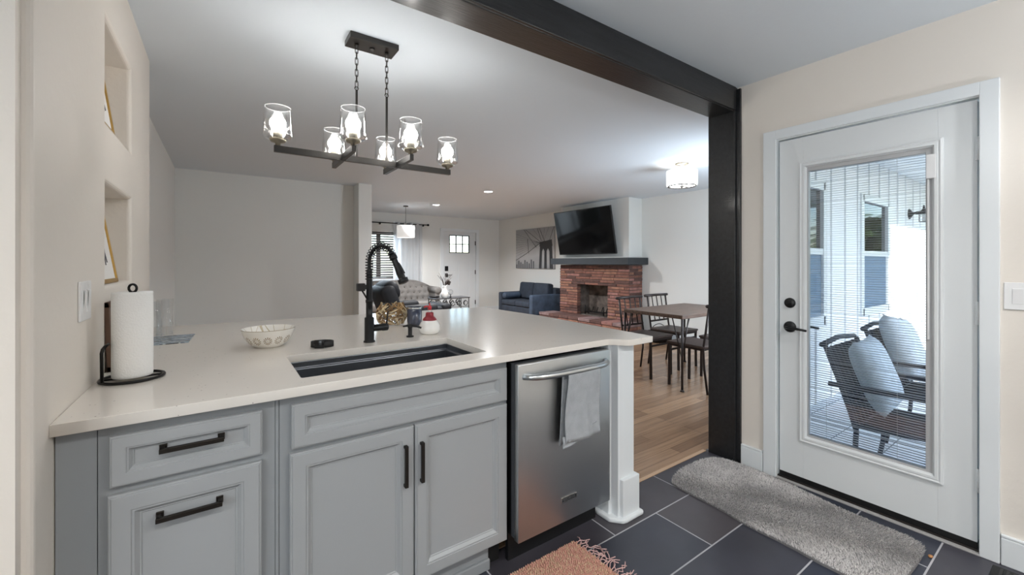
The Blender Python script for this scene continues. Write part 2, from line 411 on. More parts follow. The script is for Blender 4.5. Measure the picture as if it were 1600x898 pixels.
mb = MB(); mb.box((6.15, 1.6, 0), (6.3, 9.55, H)); struct('wall_right', mb, W_WALLC, 'pale wall behind the fireplace and dining table', 'wall')
mb = MB(); mb.box((5.80, 4.74, 1.386), (6.16, 6.48, H), .003); struct('wall_chimney', mb, W_WALLC, 'white chimney breast above the mantel', 'wall')
# kitchen right wall with door opening (y .318..1.139)
KX = 2.765
mb = MB(); mb.box((KX, 1.145, -.1), (KX+.15, 1.56, H)); mb.box((KX, .312, 2.045), (KX+.15, 1.145, H)); mb.box((KX, -2.75, -.1), (KX+.15, .312, H))
struct('wall_kitchen_right', mb, W_WALL, 'warm white kitchen wall around the glass door', 'wall')
mb = MB(); mb.box((-2.6, -2.75, 0), (2.92, -2.6, H)); struct('wall_kitchen_back', mb, W_WALL, 'kitchen wall behind the camera', 'wall')
mb = MB(); mb.box((-2.6, -2.75, 0), (-2.45, -1.9, H)); mb.box((-2.6, .1, 0), (-2.45, 1.33, H)); mb.box((-2.6, -1.9, 0), (-2.45, .1, .9)); mb.box((-2.6, -1.9, 2.1), (-2.45, .1, H)); struct('wall_kitchen_left', mb, W_WALL, 'kitchen wall with an added window opening beyond the left edge of the picture', 'wall')
# baseboards
def baseboard(name, a, b, label, d=(0, 0)):
    mb = MB(); mb.box((a[0], a[1], 0), (b[0], b[1], .118), .004); 
    mb.box((min(a[0], b[0])+ (0 if d[0] >= 0 else 0), min(a[1], b[1]), .118), (max(a[0], b[0])-(.006 if d[0] else 0)*(1 if d[0] < 0 else 0), max(a[1], b[1]), .131), .004)
    struct(name, mb, W_TRIM, label, 'baseboard')
baseboard('baseboard_right', (KX-.018, 1.216), (KX, 1.348), 'short white baseboard between black post and door casing')
baseboard('baseboard_kitchen', (KX-.018, -2.6), (KX, .256), 'white baseboard to the right of the glass door')
baseboard('baseboard_back', (5.53, 9.382), (6.15, 9.40), 'white baseboard on the far living room wall')
baseboard('baseboard_dining', (6.132, 1.62), (6.15, 4.5), 'white baseboard below the dining room wall')
baseboard('baseboard_living', (6.132, 6.7), (6.15, 9.38), 'white baseboard behind the navy loveseat')
baseboard('baseboard_far', (3.9, 9.382), (4.42, 9.40), 'white baseboard between curtain and front door')
# beam and post
mb = MB(); mb.box((-.36, 1.385, 2.287), (2.738, 1.545, H+.001), .004); mb.box((-.36, 1.372, 2.29), (2.74, 1.386, H), .003)
struct('trim_2', mb, SLATE_POST, 'black stained wooden beam crossing the ceiling', 'beam')
mb = MB(); mb.box((2.738, 1.388, 0), (KX+.002, 1.56, H), .003); mb.box((2.748, 1.35, 0), (KX+.002, 1.389, H-.012), .003); mb.box((2.733, 1.376, 0), (KX, 1.390, H), .002)
struct('trim_3', mb, SLATE_POST, 'black stained post at the end of the ceiling beam', 'post')

# ---- unseen kitchen side window added for the fill light (beyond the left edge)
w3 = sempty('window_3', 'added white framed kitchen window left of the camera', 'window')
mb = MB()
for a, b in (((-2.56, -1.9, .9), (-2.48, -1.84, 2.1)), ((-2.56, .04, .9), (-2.48, .1, 2.1)), ((-2.56, -1.9, .9), (-2.48, .1, .96)), ((-2.56, -1.9, 2.04), (-2.48, .1, 2.1)), ((-2.55, -.93, .95), (-2.49, -.87, 2.05))): mb.box(a, b, .004)
struct('window_frame', mb, W_TRIM, parent=w3)

# ---- glass door (door_1)
d1 = sempty('door_1', 'white exterior door with large glass pane and enclosed blinds', 'door', (2.775, 0, 0))
Y0, Y1, Z0, Z1 = .326, 1.131, .045, 2.03
FX = lambda a, b, d: (-d, a, b)
mb = MB(); gy0, gy1, gz0, gz1 = .432, 1.026, .255, 1.888
xs = (0, .044)
for a, b in (((0, Y0, Z0), (.044, gy0+.02, Z1)), ((0, gy1-.02, Z0), (.044, Y1, Z1)), ((0, gy0+.02, Z0), (.044, gy1-.02, gz0+.02)), ((0, gy0+.02, gz1-.02), (.044, gy1-.02, Z1))): mb.box(a, b, .0015)
struct('door_leaf', mb, W_DOOR, parent=d1)
# raised lite frame around the glass, both faces
def ring(mb, rect, prof, f):
    a0, a1, b0, b1 = rect; vs = []; fs = []
    for ins, d in prof:
        for a, b in ((a0+ins, b0+ins), (a1-ins, b0+ins), (a1-ins, b1-ins), (a0+ins, b1-ins)): vs.append(f(a, b, d))
    for k in range(len(prof)-1):
        for i in range(4):
            j = (i+1) % 4; fs.append((k*4+i, k*4+j, (k+1)*4+j, (k+1)*4+i))
    mb._add(vs, fs)
mb = MB(); P_ = [(0, 0), (.002, .010), (.009, .013), (.016, .009), (.020, .012), (.030, .012), (.034, .004), (.038, .0), (.038, -.012)]
ring(mb, (gy0, gy1, gz0, gz1), P_, FX); ring(mb, (gy0, gy1, gz0, gz1), [(i, -.044-d) for i, d in P_], FX)
struct('glass_trim', mb, W_DOOR, parent=d1)
vy0, vy1, vz0, vz1 = gy0+.036, gy1-.036, gz0+.036, gz1-.036
mb = MB(); mb.box((.0055, vy0-.004, vz0-.004), (.034, vy0+.026, vz1+.004), .0008); mb.box((.0055, vy1-.008, vz0-.004), (.034, vy1+.004, vz1+.004), .0008); mb.box((.0057, vy0+.026, vz1-.024), (.034, vy1-.008, vz1+.004), .0008); mb.box((.0057, vy0+.026, vz0-.004), (.034, vy1-.008, vz0+.012), .0008)
struct('blind_frame', mb, M('grey_vinyl_frame', srgb(176, 176, 177), .4), parent=d1)
mb = MB(); mb.box((.009, vy0, vz0), (.0105, vy1, vz1)); struct('inner_pane', mb, PANE, parent=d1)
mb = MB(); mb.box((.033, vy0, vz0), (.0345, vy1, vz1)); struct('outer_pane', mb, PANE, parent=d1)
mb = MB(); nsl = 122; sy0, sy1 = vy0+.026, vy1-.014
for i in range(nsl):
    z = vz0+.018+(vz1-vz0-.046)*i/(nsl-1)
    z += .0045*(1 if random.random() < .06 else 0)
    mb.poly([(.0145, sy0, z-.0006), (.0145, sy1, z-.0006), (.022, sy1, z+.0010), (.022, sy0, z+.0010), (.0295, sy1, z-.0002), (.0295, sy0, z-.0002)], [(0, 1, 2, 3), (3, 2, 4, 5)])
struct('blind_slats', mb, M('grey_blind_slat', srgb(150, 155, 162), .5), parent=d1, keep=True)
mb = MB()
for y in (.60, .90): mb.tube([(.0215, y, vz0), (.0215, y, vz1)], .0006, 5)
struct('blind_cord', mb, WHITE_PL, parent=d1)
mb = MB(); mb.box((-.014, vy0-.012, 1.70), (.006, vy0+.022, 1.815), .003); struct('blind_slider', mb, WHITE_PL, parent=d1)
mb = MB(); mb.box((-.004, vy0+.012, .93), (.006, vy0+.020, 1.70), .002); struct('blind_track', mb, WHITE_PL, parent=d1)
# lock and lever
mb = MB(); mb.lathe([(.002, -.012), (.026, -.012), (.029, -.008), (.030, 0)], (0, 1.074, 1.060), 28, axis='x'); mb.box((-.026, 1.068, 1.046), (-.010, 1.080, 1.074), .003, rot=Matrix.Rotation(R(55), 3, 'X'))
struct('deadbolt', mb, MATTE_BLACK, parent=d1)
mb = MB(); mb.lathe([(.002, -.014), (.026, -.014), (.032, -.008), (.033, 0)], (0, 1.074, .918), 28, axis='x'); mb.lathe([(.011, -.05), (.011, -.01)], (0, 1.074, .918), 14, axis='x')
mb.tube([(-.048, 1.080, .918), (-.052, 1.06, .918), (-.052, 1.01, .914), (-.050, .972, .910)], [.010, .009, .007, .0065], 10)
struct('door_handle', mb, MATTE_BLACK, parent=d1)
mb = MB(); mb.lathe([(.002, .060), (.028, .058), (.03, .044)], (0, 1.074, .918), 20, axis='x'); mb.tube([(.06, 1.074, .918), (.10, 1.07, .918), (.10, 1.0, .915), (.10, .962, .912)], .007, 8)
struct('outer_handle', mb, MATTE_BLACK, parent=d1)
for z in (1.81, 1.073, .325):
    mb = MB(); mb.box((-.006, Y0-.016, z-.052), (.003, Y0+.006, z+.052), .002); mb.lathe([(.0065, z-.052), (.0065, z+.052)], (-.006, Y0-.006, 0), 12)
    for q in (-.028, -.004, .02): mb.lathe([(.0075, z+q), (.0075, z+q+.0015)], (-.006, Y0-.006, 0), 12)
    struct('hinge', mb, W_TRIM, parent=d1)
mb = MB(); mb.box((.0, Y0, .012), (.03, Y1, .046), .003); struct('door_sweep', mb, MATTE_BLACK, parent=d1)
# jamb + casing + threshold
mb = MB(); cy0, cy1, ct = .258, 1.212, 2.10
mb.box((KX-.02, cy0, 0), (KX+.002, Y0-.008, ct), .003); mb.box((KX-.02, Y1+.008, 0), (KX+.002, cy1, ct), .003); mb.box((KX-.02, Y0-.010, Z1+.012), (KX+.002, Y1+.010, ct), .003)
struct('trim_4', mb, W_TRIM, 'wide white casing around the glass door', 'door trim')
mb = MB(); mb.box((KX-.004, Y0-.017, 0), (KX+.15, Y0-.008, Z1+.014)); mb.box((KX-.004, Y1+.008, 0), (KX+.15, Y1+.014, Z1+.014)); mb.box((KX-.004, Y0-.017, Z1+.008), (KX+.15, Y1+.014, Z1+.02))
struct('trim_5', mb, W_TRIM, 'white jamb of the glass door', 'door trim')
mb = MB(); mb.box((KX+.001, Y0-.012, 0), (KX+.17, Y1+.012, .016), .003); struct('trim_6', mb, M('bronze_sill', srgb(42, 38, 36), .4, .5), 'dark metal threshold under the glass door', 'threshold')
mb = MB(); mb.box((KX-.024, Y0-.012, 0), (KX+.002, Y1+.010, .009), .003); struct('trim_7', mb, M('pale_sill_strip', srgb(158, 156, 154), .5), 'pale strip along the door threshold', 'threshold')

# ---- living room window, blinds, front door
w1 = sempty('window_1', 'living room window with dark slatted blinds', 'window')
mb = MB()
for a, b in (((1.0, 9.40, .88), (1.06, 9.50, 2.0)), ((3.36, 9.40, .88), (3.42, 9.50, 2.0)), ((1.0, 9.40, .88), (3.42, 9.5, .93)), ((1.0, 9.40, 1.95), (3.42, 9.5, 2.0)), ((2.19, 9.43, .9), (2.25, 9.5, 2.0))): mb.box(a, b, .004)
struct('window_frame', mb, W_TRIM, parent=w1)
mb = MB(); mb.box((1.0, 9.375, .86), (3.46, 9.40, .885), .004); struct('window_sill', mb, W_TRIM, parent=w1)
mb = MB(); mb.box((1.04, 9.515, .9), (3.4, 9.519, 1.98)); struct('pane', mb, PANE, parent=w1)
bl = thing('window_blind', 'dark slatted blind in the far living room window', 'blind', (2.24, 9.40, .93))
mb = MB()
for i in range(19):
    z = .04+i*.054; mb.box((-1.16, .003, z-.002), (1.12, .057, z+.002), rot=Matrix.Rotation(R(38), 3, 'X'))
mb.build('slats', M('dark_blind_slat', srgb(70, 66, 63), .5), bl)
mb = MB(); mb.box((-1.17, 0, 1.03), (1.13, .06, 1.065), .004); mb.build('head_rail', WHITE_PL, bl)
mb = MB(); mb.box((-1.16, .01, .0), (1.12, .05, .018), .003); mb.build('bottom_rail', M('dark_blind_rail', srgb(92, 70, 62), .5), bl)
mb = MB(); mb.box((.62, .03, .02), (.72, .034, 1.03)); mb.build('tape', M('blind_tape', srgb(120, 118, 116), .7), bl)
cr = thing('curtain_rod', 'black curtain rod with round finial over the far window', 'curtain rod', (2.5, 9.33, 2.2))
mb = MB(); mb.tube([(-1.6, 0, 0), (1.54, 0, 0)], .011, 10); mb.build('rod', BLACK_MET, cr)
for s in (-1.62, 1.57):
    mb = MB(); mb.sphere((s, 0, 0), .028); mb.build('finial', BLACK_MET, cr)
for x in (-1.3, .42, 1.45):
    mb = MB(); mb.box((x-.012, -.01, -.04), (x+.012, .068, .012), .003); mb.build('bracket', BLACK_MET, cr)
def curtain(name, x0, x1, label):
    mb = MB()
    def f(u, v): return (x0+(x1-x0)*u, 9.33+.032*math.sin(u*PI*9)*(1-.25*v)+.006*math.sin(u*31+v*4), .06+(2.235-.06)*v)
    mb.grid(f, 90, 8); o = mb.build(name, SHEER, keep=True); tag(o, label, 'curtain'); return o
curtain('curtain', 3.22, 3.92, 'sheer white curtain hanging right of the far window')
d2 = sempty('door_2', 'white front door with six small panes at the top', 'door', (4.97, 9.41, 0))
mb = MB(); hw = .445
lx0, lx1, lz0, lz1 = -.29, .265, 1.55, 1.98
for a, b in (((-hw-.018, 0, .01), (lx0, .045, 2.072)), ((lx1, 0, .01), (hw+.018, .045, 2.072)), ((lx0, 0, lz1), (lx1, .045, 2.072)), ((lx0, 0, 1.36), (lx1, .045, lz0)), ((lx0, 0, .01), (lx1, .045, .16))): mb.box(a, b)
mb.box((lx0, .012, .16), (lx1, .04, 1.36)); mb.box((-.03, 0, .16), (.005, .03, 1.36))
struct('door_leaf', mb, W_DOOR, parent=d2)
mb = MB(); mb.box((-.32, -.012, lz0-.05), (.295, .003, lz0-.03), .003); struct('shelf_ledge', mb, W_DOOR, parent=d2)
mb = MB()
for i in range(4): x = lx0+(lx1-lx0)*i/3; mb.box((x-.010, -.004, lz0), (x+.010, .03, lz1))
for i in range(3): z = lz0+(lz1-lz0)*i/2; mb.box((lx0-.010, -.004, z-.010), (lx1+.010, .03, z+.010))
struct('glazing_bars', mb, M('dark_lead_bar', srgb(50, 48, 48), .5), parent=d2)
mb = MB(); mb.box((lx0, .012, lz0), (lx1, .016, lz1)); struct('pane', mb, PANE, parent=d2)
mb = MB(); mb.box((-.425, -.02, 1.09), (-.335, 0, 1.21), .006); struct('keypad_lock', mb, MATTE_BLACK, parent=d2)
mb = MB(); mb.box((-.42, -.02, .94), (-.345, 0, 1.03), .006); mb.tube([(-.38, -.05, .985), (-.25, -.05, .985)], .009, 8); mb.tube([(-.38, -.05, .985), (-.38, 0, .985)], .01, 8); struct('door_handle', mb, MATTE_BLACK, parent=d2)
for z in (1.80, 1.05, .27):
    mb = MB(); mb.box((hw-.008, -.008, z-.055), (hw+.014, .002, z+.055), .003); struct('hinge', mb, MATTE_BLACK, parent=d2)
mb = MB(); mb.box((4.42, 9.38, 0), (4.505, 9.402, 2.14), .004); mb.box((5.435, 9.38, 0), (5.52, 9.402, 2.14), .004); mb.box((4.42, 9.378, 2.07), (5.52, 9.402, 2.15), .004)
struct('trim_8', mb, W_TRIM, 'white casing around the front door', 'door trim')

# ================================================================ KITCHEN PENINSULA
CT = .915
# countertop from a curve with hole
def fillet(pts, rads, n=6):
    out = []; m = len(pts)
    for i in range(m):
        p = Vector(pts[i]); a = Vector(pts[i-1]); b = Vector(pts[(i+1) % m]); r = rads[i] if isinstance(rads, (list, tuple)) else rads
        if r <= 0: out.append(tuple(p)); continue
        d1_ = (a-p).normalized(); d2_ = (b-p).normalized(); ang = d1_.angle(d2_); t = r/math.tan(ang/2)
        s_ = p+d1_*t; e_ = p+d2_*t
        for k in range(n+1):
            u = k/n; out.append(tuple((1-u)**2*s_+2*u*(1-u)*p+u*u*e_))
    return out
outer = fillet([(-.334, 1.43), (1.60, 1.43), (1.655, 1.352), (1.850, 1.352), (1.893, 2.35), (1.850, 3.10), (-.334, 3.245)], [0, .05, .05, .012, 0, .02, 0])
hole = fillet([(.218, 1.536), (.942, 1.536), (.942, 1.933), (.218, 1.933)], .012, 4)
def counter():
    cu = bpy.data.curves.new('c', 'CURVE'); cu.dimensions = '2D'; cu.fill_mode = 'BOTH'; cu.extrude = .0135; cu.bevel_depth = .0015; cu.offset = -.0015
    for lp in (outer, hole):
        sp = cu.splines.new('POLY'); sp.points.add(len(lp)-1)
        for p, c in zip(sp.points, lp): p.co = (c[0], c[1], 0, 1)
        sp.use_cyclic_u = True
    o = bpy.data.objects.new('tmp', cu); COL.objects.link(o); bpy.context.view_layer.update()
    me = bpy.data.meshes.new_from_object(o.evaluated_get(bpy.context.evaluated_depsgraph_get())); bpy.data.objects.remove(o)
    me.materials.clear(); me.materials.append(QUARTZ)
    o = bpy.data.objects.new('countertop', me); COL.objects.link(o); o.location = (0, 0, CT-.015); return o
tag(counter(), 'off white speckled quartz countertop of the kitchen peninsula', 'countertop')

# undermount sink
sk = thing('sink', 'dark gunmetal undermount sink set into the countertop', 'sink', (.58, 1.7345, .66))
mb = MB(); hw_, hd_ = .362, .1985
prof = [(0, .2235), (.0, .205), (.006, .203), (.006, .028), (.014, .012), (.030, .006)]
vs = []; fs = []
rects = [(-.01, .2245), (-.001, .2245), (-.001, .190), (.008, .188), (.008, .02), (.016, .006), (.030, .002)]
mbx = MB()
mbx.loops((-hw_-.012, hw_+.012, -hd_-.012, hd_+.012), [(0, 0), (0, .2245), (.010, .2245), (.010, .198), (.020, .196), (.020, .024), (.028, .008), (.045, .004)], lambda a, b, d: (a, b, d), back=True)
mbx.build('basin', STEEL_SINK, sk, bevel=.003)
mb = MB(); mb.lathe([(.012, .0045), (.030, .005), (.042, .009), (.044, .004)], (.0, .05, 0), 24, cap=False); mb.build('drain', CHROME, sk)

# cabinets
PD = [(0, 0), (0, .0145), (.003, .0175), (.007, .0175), (.009, .0205), (.052, .0205), (.054, .0175), (.060, .0175), (.062, .0155), (.071, .0075), (.074, .0075), (.077, .0045), (.080, .0045)]
YF = 1.4705  # face frame front
def FY(y): return lambda a, b, d: (a, y-d, b)
def front(name, parent, x0, x1, z0, z1, scale=1.0, mat=None):
    mb = MB(); mb.loops((x0, x1, z0, z1), [(i*scale, d) for i, d in PD], FY(YF)); return mb.build(name, mat or GREY_CAB, parent)
def pull(parent, a, b, y=YF-.006):
    """bar pull from a to b (x,z)"""
    mb = MB(); (ax, az), (bx, bz) = a, b; w = .0062
    if abs(ax-bx) > abs(az-bz):
        mb.box((ax, y-.034, az-w), (bx, y-.024, az+w), .001)
        for x in (ax, bx): s = .010 if x == ax else -.010; mb.box((x, y-.032, az-w), (x+s, y+.003, az+w), .001); mb.box((x-.002*(1 if s > 0 else -1), y-.004, az-.010), (x+s*1.5, y+.003, az+.010), .001)
    else:
        mb.box((ax-w, y-.034, az), (ax+w, y-.024, bz), .001)
        for z in (az, bz): s = .010 if z == az else -.010; mb.box((ax-w, y-.032, z), (ax+w, y+.003, z+s), .001); mb.box((ax-.010, y-.004, z-.002*(1 if s > 0 else -1)), (ax+.010, y+.003, z+s*1.5), .001)
    return mb.build('handle', BRONZE, parent)
cb = thing('base_cabinet', 'grey base cabinet with two drawer fronts beside the left wall', 'cabinet')
mb = MB(); 
for a, b in (((-.258, YF, .115), (-.205, YF+.02, .882)), ((.085, YF, .115), (.135, YF+.02, .882)), ((-.205, YF, .84), (.085, YF+.02, .882)), ((-.205, YF, .700), (.085, YF+.02, .735)), ((-.205, YF, .115), (.085, YF+.02, .15))): mb.box(a, b)
mb.build('face_frame', GREY_FRAME, cb)
mb = MB(); mb.box((-.256, YF+.02, .115), (.133, 2.06, .882)); mb.build('carcass', GREY_FRAME, cb)
mb = MB(); mb.box((-.333, YF-.002, 0), (-.2595, YF+.018, .882), .001); mb.build('filler_panel', GREY_FRAME, cb)
mb = MB(); mb.box((-.256, YF+.06, 0), (.133, YF+.08, .115)); mb.build('toe_kick', GREY_FRAME, cb)
f1 = front('drawer', cb, -.235, .101, .723, .8545, .62); pull(f1, (-.136, .799), (.006, .799))
f2 = front('drawer', cb, -.238, .099, .135, .7025, .86); pull(f2, (-.143, .617), (.002, .617))
mb = MB(); mb.box((.1362, YF-.001, .115), (.1455, YF+.02, .882), .001); mb.build('filler_strip', GREY_FRAME, cb)
sc_ = thing('sink_cabinet', 'grey double door sink cabinet with wide false drawer front', 'cabinet')
mb = MB()
for a, b in (((.147, YF, .115), (.195, YF+.02, .882)), ((.975, YF, .115), (1.0, YF+.02, .882)), ((.195, YF, .84), (.975, YF+.02, .882)), ((.195, YF, .695), (.975, YF+.02, .74)), ((.195, YF, .115), (.975, YF+.02, .14)), ((.56, YF, .14), (.60, YF+.02, .695))): mb.box(a, b)
mb.build('face_frame', GREY_FRAME, sc_)
mb = MB(); mb.box((.149, YF+.02, .115), (.16, 2.06, .882)); mb.box((.987, YF+.02, .115), (.998, 2.06, .882)); mb.box((.16, YF+.02, .115), (.987, 2.06, .13)); mb.box((.16, 2.05, .13), (.987, 2.06, .882)); mb.build('carcass', GREY_FRAME, sc_)
mb = MB(); mb.box((.149, YF+.035, 0), (.93, YF+.055, .105)); mb.box((.149, YF+.022, 0), (.932, YF+.036, .045), .004); mb.build('toe_kick', GREY_FRAME, sc_)
mb = MB(); mb.box((.932, YF+.056, 0), (.998, YF+.07, .115)); mb.build('dark_gap_board', M('black_gap_board', srgb(12, 12, 13), .7), sc_)  # black board added to keep the gap beside the dishwasher dark
front('false_front', sc_, .179, .9925, .7155, .8545, .72)
dl = front('door', sc_, .174, .5785, .124, .7015, .86); pull(dl, (.544, .492), (.544, .640))
dr = front('door', sc_, .5835, .9925, .124, .7015, .86); pull(dr, (.606, .492), (.606, .638))

# dishwasher
dw = thing('dishwasher', 'stainless steel dishwasher with curved towel bar handle', 'dishwasher', (1.292, 1.40, 0))
mb = MB(); mb.box((-.280, 0, .126), (.280, .028, .871), .004, seg=3); mb.build('door_panel', STEEL, dw)
mb = MB(); mb.box((-.274, .028, .128), (.274, .06, .870)); mb.build('door_edge', M('dark_grey_plastic', srgb(72, 74, 78), .5), dw)
mb = MB(); mb.box((-.270, .06, .125), (.270, .62, .866)); mb.build('tub', M('black_plastic', srgb(16, 16, 17), .6), dw)
mb = MB(); mb.box((-.27, .09, 0), (.27, .11, .125)); mb.build('kick_plate', M('black_kick', srgb(14, 15, 18), .5), dw)
mb = MB(); pts = []
for i in range(25):
    u = i/24; x = -.248+.496*u; y = -.056*(1-abs(2*u-1)**4)**.6 if 0 < u < 1 else .004; pts.append((x, y-.0, .819))
pts[0] = (-.250, .004, .819); pts[-1] = (.246, .004, .819)
mb.tube(pts, .0135, 12, flat=1); mb.build('handle', STEEL_HANDLE, dw)
mb = MB(); mb.box((-.042, -.0025, .216), (.054, .001, .242), .0012); mb.build('badge', CHROME, dw)
mb = MB(); mb.box((-.037, -.0032, .222), (.049, -.002, .236), .0005); mb.build('badge_plate', M('badge_dark', srgb(58, 60, 62), .4, .6), dw)
for k in range(10):
    pass
txt = bpy.data.curves.new('badge_text', 'FONT'); txt.body = 'KITCHENAID'; txt.size = .0125; txt.extrude = .0003; txt.align_x = 'CENTER'; txt.align_y = 'CENTER'
to = bpy.data.objects.new('badge_lettering', txt); COL.objects.link(to); to.parent = dw; to.location = (.006, -.0035, .229); to.rotation_euler = (R(90), 0, 0); txt.materials.append(STEEL_HANDLE)
bpy.context.view_layer.update(); _me = bpy.data.meshes.new_from_object(to.evaluated_get(bpy.context.evaluated_depsgraph_get())); _me.materials.clear(); _me.materials.append(STEEL_HANDLE)
_to = bpy.data.objects.new('badge_lettering', _me); COL.objects.link(_to); _to.parent = dw; _to.location = to.location; _to.rotation_euler = to.rotation_euler; bpy.data.objects.remove(to)

# dish towel over the handle
tw = thing('dish_towel', 'grey cotton dish towel hanging over the dishwasher handle', 'towel', (1.33, 1.40, .819))
def towel(x0, x1, z0, yf, ph, n=36):
    mb = MB()
    def f(u, v):
        # v 0..1 from front hem over the bar to the back
        x = x0+(x1-x0)*u+ .006*math.sin(v*9+ph)*(u-.5)
        k = math.sin(u*PI*2.6+ph)*.006+math.sin(u*PI*5.2+v*3+ph)*.003
        if v < .47: t = v/.47; return (x-.004*math.sin(t*5), yf+k*(1-t)+.004*math.sin(t*4), z0+(0-z0)*t)
        if v < .55: a = (v-.47)/.08*PI; return (x, -.048+.0135*-math.cos(a), .0135*math.sin(a))
        t = (v-.55)/.45; return (x, -.034+.014*t+k*.35*t, (z0+.02)*t)
    mb.grid(f, n, n); return mb
mb = towel(-.100, .105, -.308, -.064, .4); o = mb.build('front_layer', FABRIC_GREY, tw, keep=True); so = o.modifiers.new('s', 'SOLIDIFY'); so.thickness = .003
mb = MB()
def f(u, v):
    x = -.110+.135*u+.01*v; z = -.325+.325*v+ (.02*u if v < .2 else 0)*(1-v*5 if v < .2 else 0)
    return (x, -.0345+.010*(1-v)+.003*math.sin(u*11), z-.004)
mb.grid(f, 18, 18); o = mb.build('back_layer', FABRIC_GREY, tw, keep=True); so = o.modifiers.new('s', 'SOLIDIFY'); so.thickness = .003
mb = MB(); mb.grid(lambda u, v: (-.115+.10*u+.10*v*u, -.052-.01*u+.002*math.sin(v*9), -.330+.05*v+.03*u*u), 10, 8); o = mb.build('folded_corner', FABRIC_GREY, tw, keep=True); so = o.modifiers.new('s', 'SOLIDIFY'); so.thickness = .003

# end column
sp = thing('support_column', 'square white column with plinth block under the countertop corner', 'column', (1.69, 1.46, 0))
mb = MB(); mb.box((-.060, -.060, 0), (.062, .14, .8845), .002); mb.box((-.082, -.018, 0), (-.058, .14, .8845), .004); mb.build('shaft', W_TRIM, sp)
mb = MB(); mb.box((-.046, -.080, .02), (.083, .02, .208), .004); mb.build('plinth_block', W_TRIM, sp)
mb = MB(); mb.prism([(-.105, .10), (-.105, -.04), (-.060, -.092), (-.035, -.098), (.098, -.096), (.100, .03), (.060, .04), (.06, .1)], 0, .024); mb.build('shoe_moulding', W_TRIM, sp, bevel=.008)
mb = MB(); mb.box((1.565, 1.60, 0), (1.75, 2.12, .8845)); mb.box((-.33, 2.07, 0), (1.75, 2.12, .8845)); o = mb.build('peninsula_panel', W_TRIM); tag(o, 'white back panel under the peninsula counter', 'panel')

# ================================================================ THINGS ON THE COUNTER
# faucet
fa = thing('faucet', 'matte black spring neck kitchen faucet behind the sink', 'faucet', (.587, 2.045, CT))
th = R(40); DX, DY = math.sin(th), -math.cos(th)
def rr(r_, z): return (DX*r_, DY*r_, z)
mb = MB(); mb.lathe([(.027, 0), (.027, .006), (.0225, .009), (.0225, .118), (.0155, .121), (.0155, .19), (.0175, .191), (.0175, .205), (.0145, .207), (.0135, .35), (.0125, .352)]); mb.build('body', MATTE_BLACK, fa)
path = [(0, 0, .35)]; cx, cz, rad = .066, .385, .066
ap = [rr(cx-cx*math.cos(a), cz+.08*math.sin(a)) for a in [PI*i/40*.86 for i in range(41)]]
neck = [(0, 0, .20), (0, 0, .36)]+ap
mb = MB(); mb.tube(neck, .0085, 10); mb.build('hose', MATTE_BLACK, fa)
# spring
def resample(pts, n):
    pts = [Vector(p) for p in pts]; L = [0]
    for a, b in zip(pts, pts[1:]): L.append(L[-1]+(b-a).length)
    out = []
    for i in range(n+1):
        d = L[-1]*i/n; k = 0
        while k < len(L)-2 and L[k+1] < d: k += 1
        t = (d-L[k])/max(1e-9, L[k+1]-L[k]); out.append(pts[k].lerp(pts[k+1], min(1, t)))
    return out
base = resample([(0, 0, .30), (0, 0, .36)]+ap, 420); coil = []; turns = 21
nrm = Vector((DY, -DX, 0)).normalized()
for i, p in enumerate(base):
    q = base[min(i+1, len(base)-1)]; pz = base[max(i-1, 0)]; t = (q-pz).normalized(); u = t.cross(nrm).normalized()
    a = 2*PI*turns*i/len(base); coil.append(p+(u*math.cos(a)+nrm*math.sin(a))*.0175)
mb = MB(); mb.tube(coil, .0022, 6); mb.build('spring', MATTE_BLACK, fa)
e = Vector(ap[-1]); tip = Vector(rr(.196, .272)); dv = (tip-e).normalized()
mb = MB(); P2 = [e+dv*k for k in (-.012, 0, .004, .020, .024, .030, .085, .090, .125, .130, .150)]
mb.tube([e-dv*.008, e, e+dv*.002, e+dv*.020, e+dv*.022, e+dv*.030, e+dv*.085, e+dv*.090, e+dv*.122, e+dv*.124, e+dv*.142, e+dv*.145], [.014, .014, .0185, .0185, .0145, .0135, .0165, .0175, .0165, .0245, .0245, .021], 18); mb.build('spray_head', MATTE_BLACK, fa)
mb = MB(); bb = e+dv*.04; mb.tube([bb+Vector((.013, -.004, 0)), bb+dv*.055+Vector((.019, -.004, 0))], .0055, 8); mb.build('spray_button', MATTE_BLACK, fa)
mb = MB(); mb.box((-.058, -.014, .248), (-.022, .016, .285), .003); mb.box((-.03, -.008, .255), (0, .008, .278), .002); mb.tube([(-.034, 0, .25), (-.012, -.004, .21)], .004, 8); mb.build('spray_dock', MATTE_BLACK, fa)
mb = MB(); mb.lathe([(.0165, .015), (.0165, .062), (.018, .063), (.018, .088), (.013, .092)], (0, 0, .066), 18, axis='x'); mb.build('valve', MATTE_BLACK, fa)
mb = MB(); mb.tube([(.084, 0, .075), (.086, -.004, .11), (.090, -.006, .145)], [.005, .0042, .0038], 8); mb.build('lever', MATTE_BLACK, fa)
# soap pump in counter
so_ = thing('soap_pump', 'black deck mounted soap pump to the right of the faucet', 'soap dispenser', (.80, 2.063, CT))
mb = MB(); mb.lathe([(.019, 0), (.019, .006), (.0105, .009), (.0105, .045), (.012, .046), (.012, .062)], n=18); mb.build('base', MATTE_BLACK, so_)
mb = MB(); mb.tube([(-.035, .01, .056), (0, 0, .060), (.03, -.02, .054), (.048, -.032, .046)], [.004, .008, .006, .0045], 8); mb.build('spout', MATTE_BLACK, so_)
